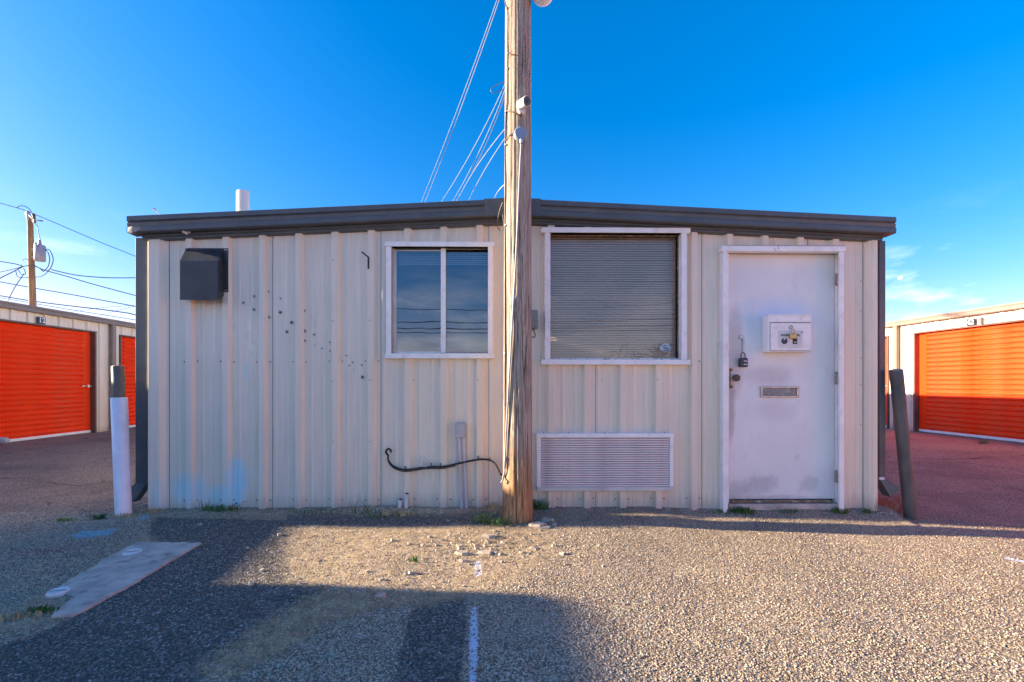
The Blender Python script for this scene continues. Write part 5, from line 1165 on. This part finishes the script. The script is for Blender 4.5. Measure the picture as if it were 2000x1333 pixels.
def rubble():
    m_ = MB()
    for _ in range(520):
        t_ = random.random()
        if t_ < .6: px, py, sp_ = random.gauss(985, 75), random.gauss(1062, 26), 1
        elif t_ < .8: px, py = random.uniform(480, 1000), random.uniform(1035, 1160)
        else: px, py = random.uniform(60, 420), random.uniform(1050, 1260)
        if py < 1015 or (955 < px < 1065 and py < 1030): continue
        p = gpt(px, py); w_ = random.uniform(.004, .011)*(2.0 if random.random() < .12 else 1); n = 6; z = gzf(p.x, p.y); rt = random.uniform(0, 6); an = [random.uniform(.6, 1.2) for _ in range(n)]
        if t_ > .8: w_ *= .6
        ring = lambda q_, zz: [(p.x+w_*q_*an[k]*math.cos(rt+2*math.pi*k/n), p.y+w_*q_*.8*an[k]*math.sin(rt+2*math.pi*k/n), z+zz+random.gauss(0, w_*.1)) for k in range(n)]
        A, C_ = ring(1, -.003), ring(.7, w_*.75)
        m_.add(A+C_, [(k, (k+1) % n, (k+1) % n+n, k+n) for k in range(n)]+[tuple(range(n, 2*n))])
    tag(m_.build('rubble', M['rock'], None, False), 'small broken lumps scattered in the dirt around the pole foot', 'rubble', kind='stuff')
rubble()
def chips():
    N = 80000
    # density falls off with distance
    D = 1.35+(rng.random(N*3)**1.25)*2.45; T = rng.uniform(-1.25, 1.30, N*3); X = D*T; Y = CAM.y+D*1.0
    ok = (Y < -.03) & (X < 4.6) & (X > -4.2); X, Y = X[ok], Y[ok]
    pts = np.column_stack([X, Y])
    sl = poly_sd([gpt(*q) for q in ((255, 1060), (395, 1060), (205, 1175), (172, 1195), (95, 1212), (85, 1150), (200, 1095))], pts)
    dr = np.max([poly_sd(P, pts) for P in DIRT[:3]], 0); dk = np.max([poly_sd(P, pts) for P in DARK], 0)
    keep = (sl < -.004) & ((dr < 0) | (rng.random(len(X)) < .35)); pts, dk, dr = pts[keep][:N], dk[keep][:N], dr[keep][:N]
    n = len(pts); r = rng.uniform(.0018, .0042, n)*(1+.3*rng.random(n)); Z = gz(pts[:, 0], pts[:, 1])
    base = np.array([(1, 0, 0), (.3, .95, 0), (-.8, .6, 0), (-.8, -.6, 0), (.3, -.95, 0), (.1, .1, .8), (-.2, -.1, .75)], float)
    fac = np.array([(0, 1, 5), (1, 2, 6), (1, 6, 5), (2, 3, 6), (3, 4, 6), (4, 5, 6), (4, 0, 5)])
    ang = rng.uniform(0, 2*np.pi, n); ca, sa = np.cos(ang), np.sin(ang); st = rng.uniform(.65, 1.25, (n, 2))
    jit = rng.normal(0, .14, (n, 7, 3)); B = (base[None]+jit); B[:, :, 0] *= st[:, :1]; B[:, :, 1] *= st[:, 1:]
    V = np.empty_like(B); V[:, :, 0] = B[:, :, 0]*ca[:, None]-B[:, :, 1]*sa[:, None]; V[:, :, 1] = B[:, :, 0]*sa[:, None]+B[:, :, 1]*ca[:, None]; V[:, :, 2] = B[:, :, 2]
    V *= r[:, None, None]; V[:, :, 0] += pts[:, :1]; V[:, :, 1] += pts[:, 1:]; V[:, :, 2] += (Z+.0005)[:, None]
    Fc = (fac[None]+7*np.arange(n)[:, None, None]).reshape(-1, 3)
    me = bpy.data.meshes.new('loose_chips'); me.vertices.add(n*7); me.vertices.foreach_set('co', V.ravel()); me.loops.add(Fc.size); me.loops.foreach_set('vertex_index', Fc.ravel().astype(np.int32))
    me.polygons.add(len(Fc)); me.polygons.foreach_set('loop_start', np.arange(0, Fc.size, 3, dtype=np.int32)); me.polygons.foreach_set('loop_total', np.full(len(Fc), 3, np.int32)); me.update(calc_edges=True)
    t = rng.random(n); c = (1-t)[:, None]*np.array([.25, .195, .13])+t[:, None]*np.array([.72, .58, .395])
    br = rng.random(n) < .10; c[br] = (.34, .20, .115); wh = rng.random(n) < .05; c[wh] = (.62, .58, .52)
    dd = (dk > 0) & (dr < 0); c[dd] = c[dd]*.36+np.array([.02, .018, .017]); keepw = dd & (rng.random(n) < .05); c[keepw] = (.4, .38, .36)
    wm = np.max([poly_sd(P, pts) for P in WHITE], 0) > -.004; wm &= rng.random(n) < .85; c[wm] = (.62, .64, .72)
    bm_ = np.max([poly_sd(P, pts) for P in BLUE], 0) > .0; bm_ &= rng.random(n) < .7; c[bm_] = (.16, .46, .6)
    ca_ = np.repeat(np.column_stack([c, np.ones(n)]), 7, axis=0).astype(np.float32)
    a = me.attributes.new('tone', 'FLOAT_COLOR', 'POINT'); a.data.foreach_set('color', ca_.ravel())
    m, p = base_mat('chip_stone'); nt = m.node_tree; at_ = nt.nodes.new('ShaderNodeAttribute'); at_.attribute_name = 'tone'; nt.links.new(at_.outputs['Color'], p.inputs['Base Color']); p.inputs['Roughness'].default_value = .85; p.inputs['Specular IOR Level'].default_value = .3
    me.materials.append(m); tag(put('loose_chips', me), 'small stone chips standing proud of the chip-seal paving', 'gravel', kind='stuff')
chips()

# ------------------------------------------------------------------ moon
mc = at(1758.5, 543.5, 1500); rm = 4.3/F*1515
m_ = MB(); n, k = 24, 14; S_ = Vector((-.8, -.35, .5)).normalized(); vd = (CAM-mc).normalized(); sx_ = S_.cross(vd).normalized(); hx = vd.cross(sx_)
vs = []; fs = []
for i in range(k+1):          # gibbous part only: the lit limb and part past the middle
    for j in range(n+1):
        th = math.pi*i/k; phi = -R(90)+R(130)*j/n     # phi across, 0 faces the viewer
        d = sx_*math.cos(th) + (vd*math.cos(phi) - hx*math.sin(phi)*-1*-1)*math.sin(th)
        vs.append(mc+d*rm)
for i in range(k):
    for j in range(n): a = i*(n+1)+j; fs.append((a, a+1, a+n+2, a+n+1))
m_.add(vs, fs, True)
mm = bpy.data.materials.new('moon'); mm.use_nodes = True; nt = mm.node_tree; nt.nodes.clear(); o_ = nt.nodes.new('ShaderNodeOutputMaterial'); e_ = nt.nodes.new('ShaderNodeEmission'); e_.inputs[0].default_value = (.30, .36, .42, 1); e_.inputs[1].default_value = 1.0; nt.links.new(e_.outputs[0], o_.inputs[0])
tag(m_.build('moon', mm, None, False), 'pale daytime moon low in the sky right of the office', 'moon')
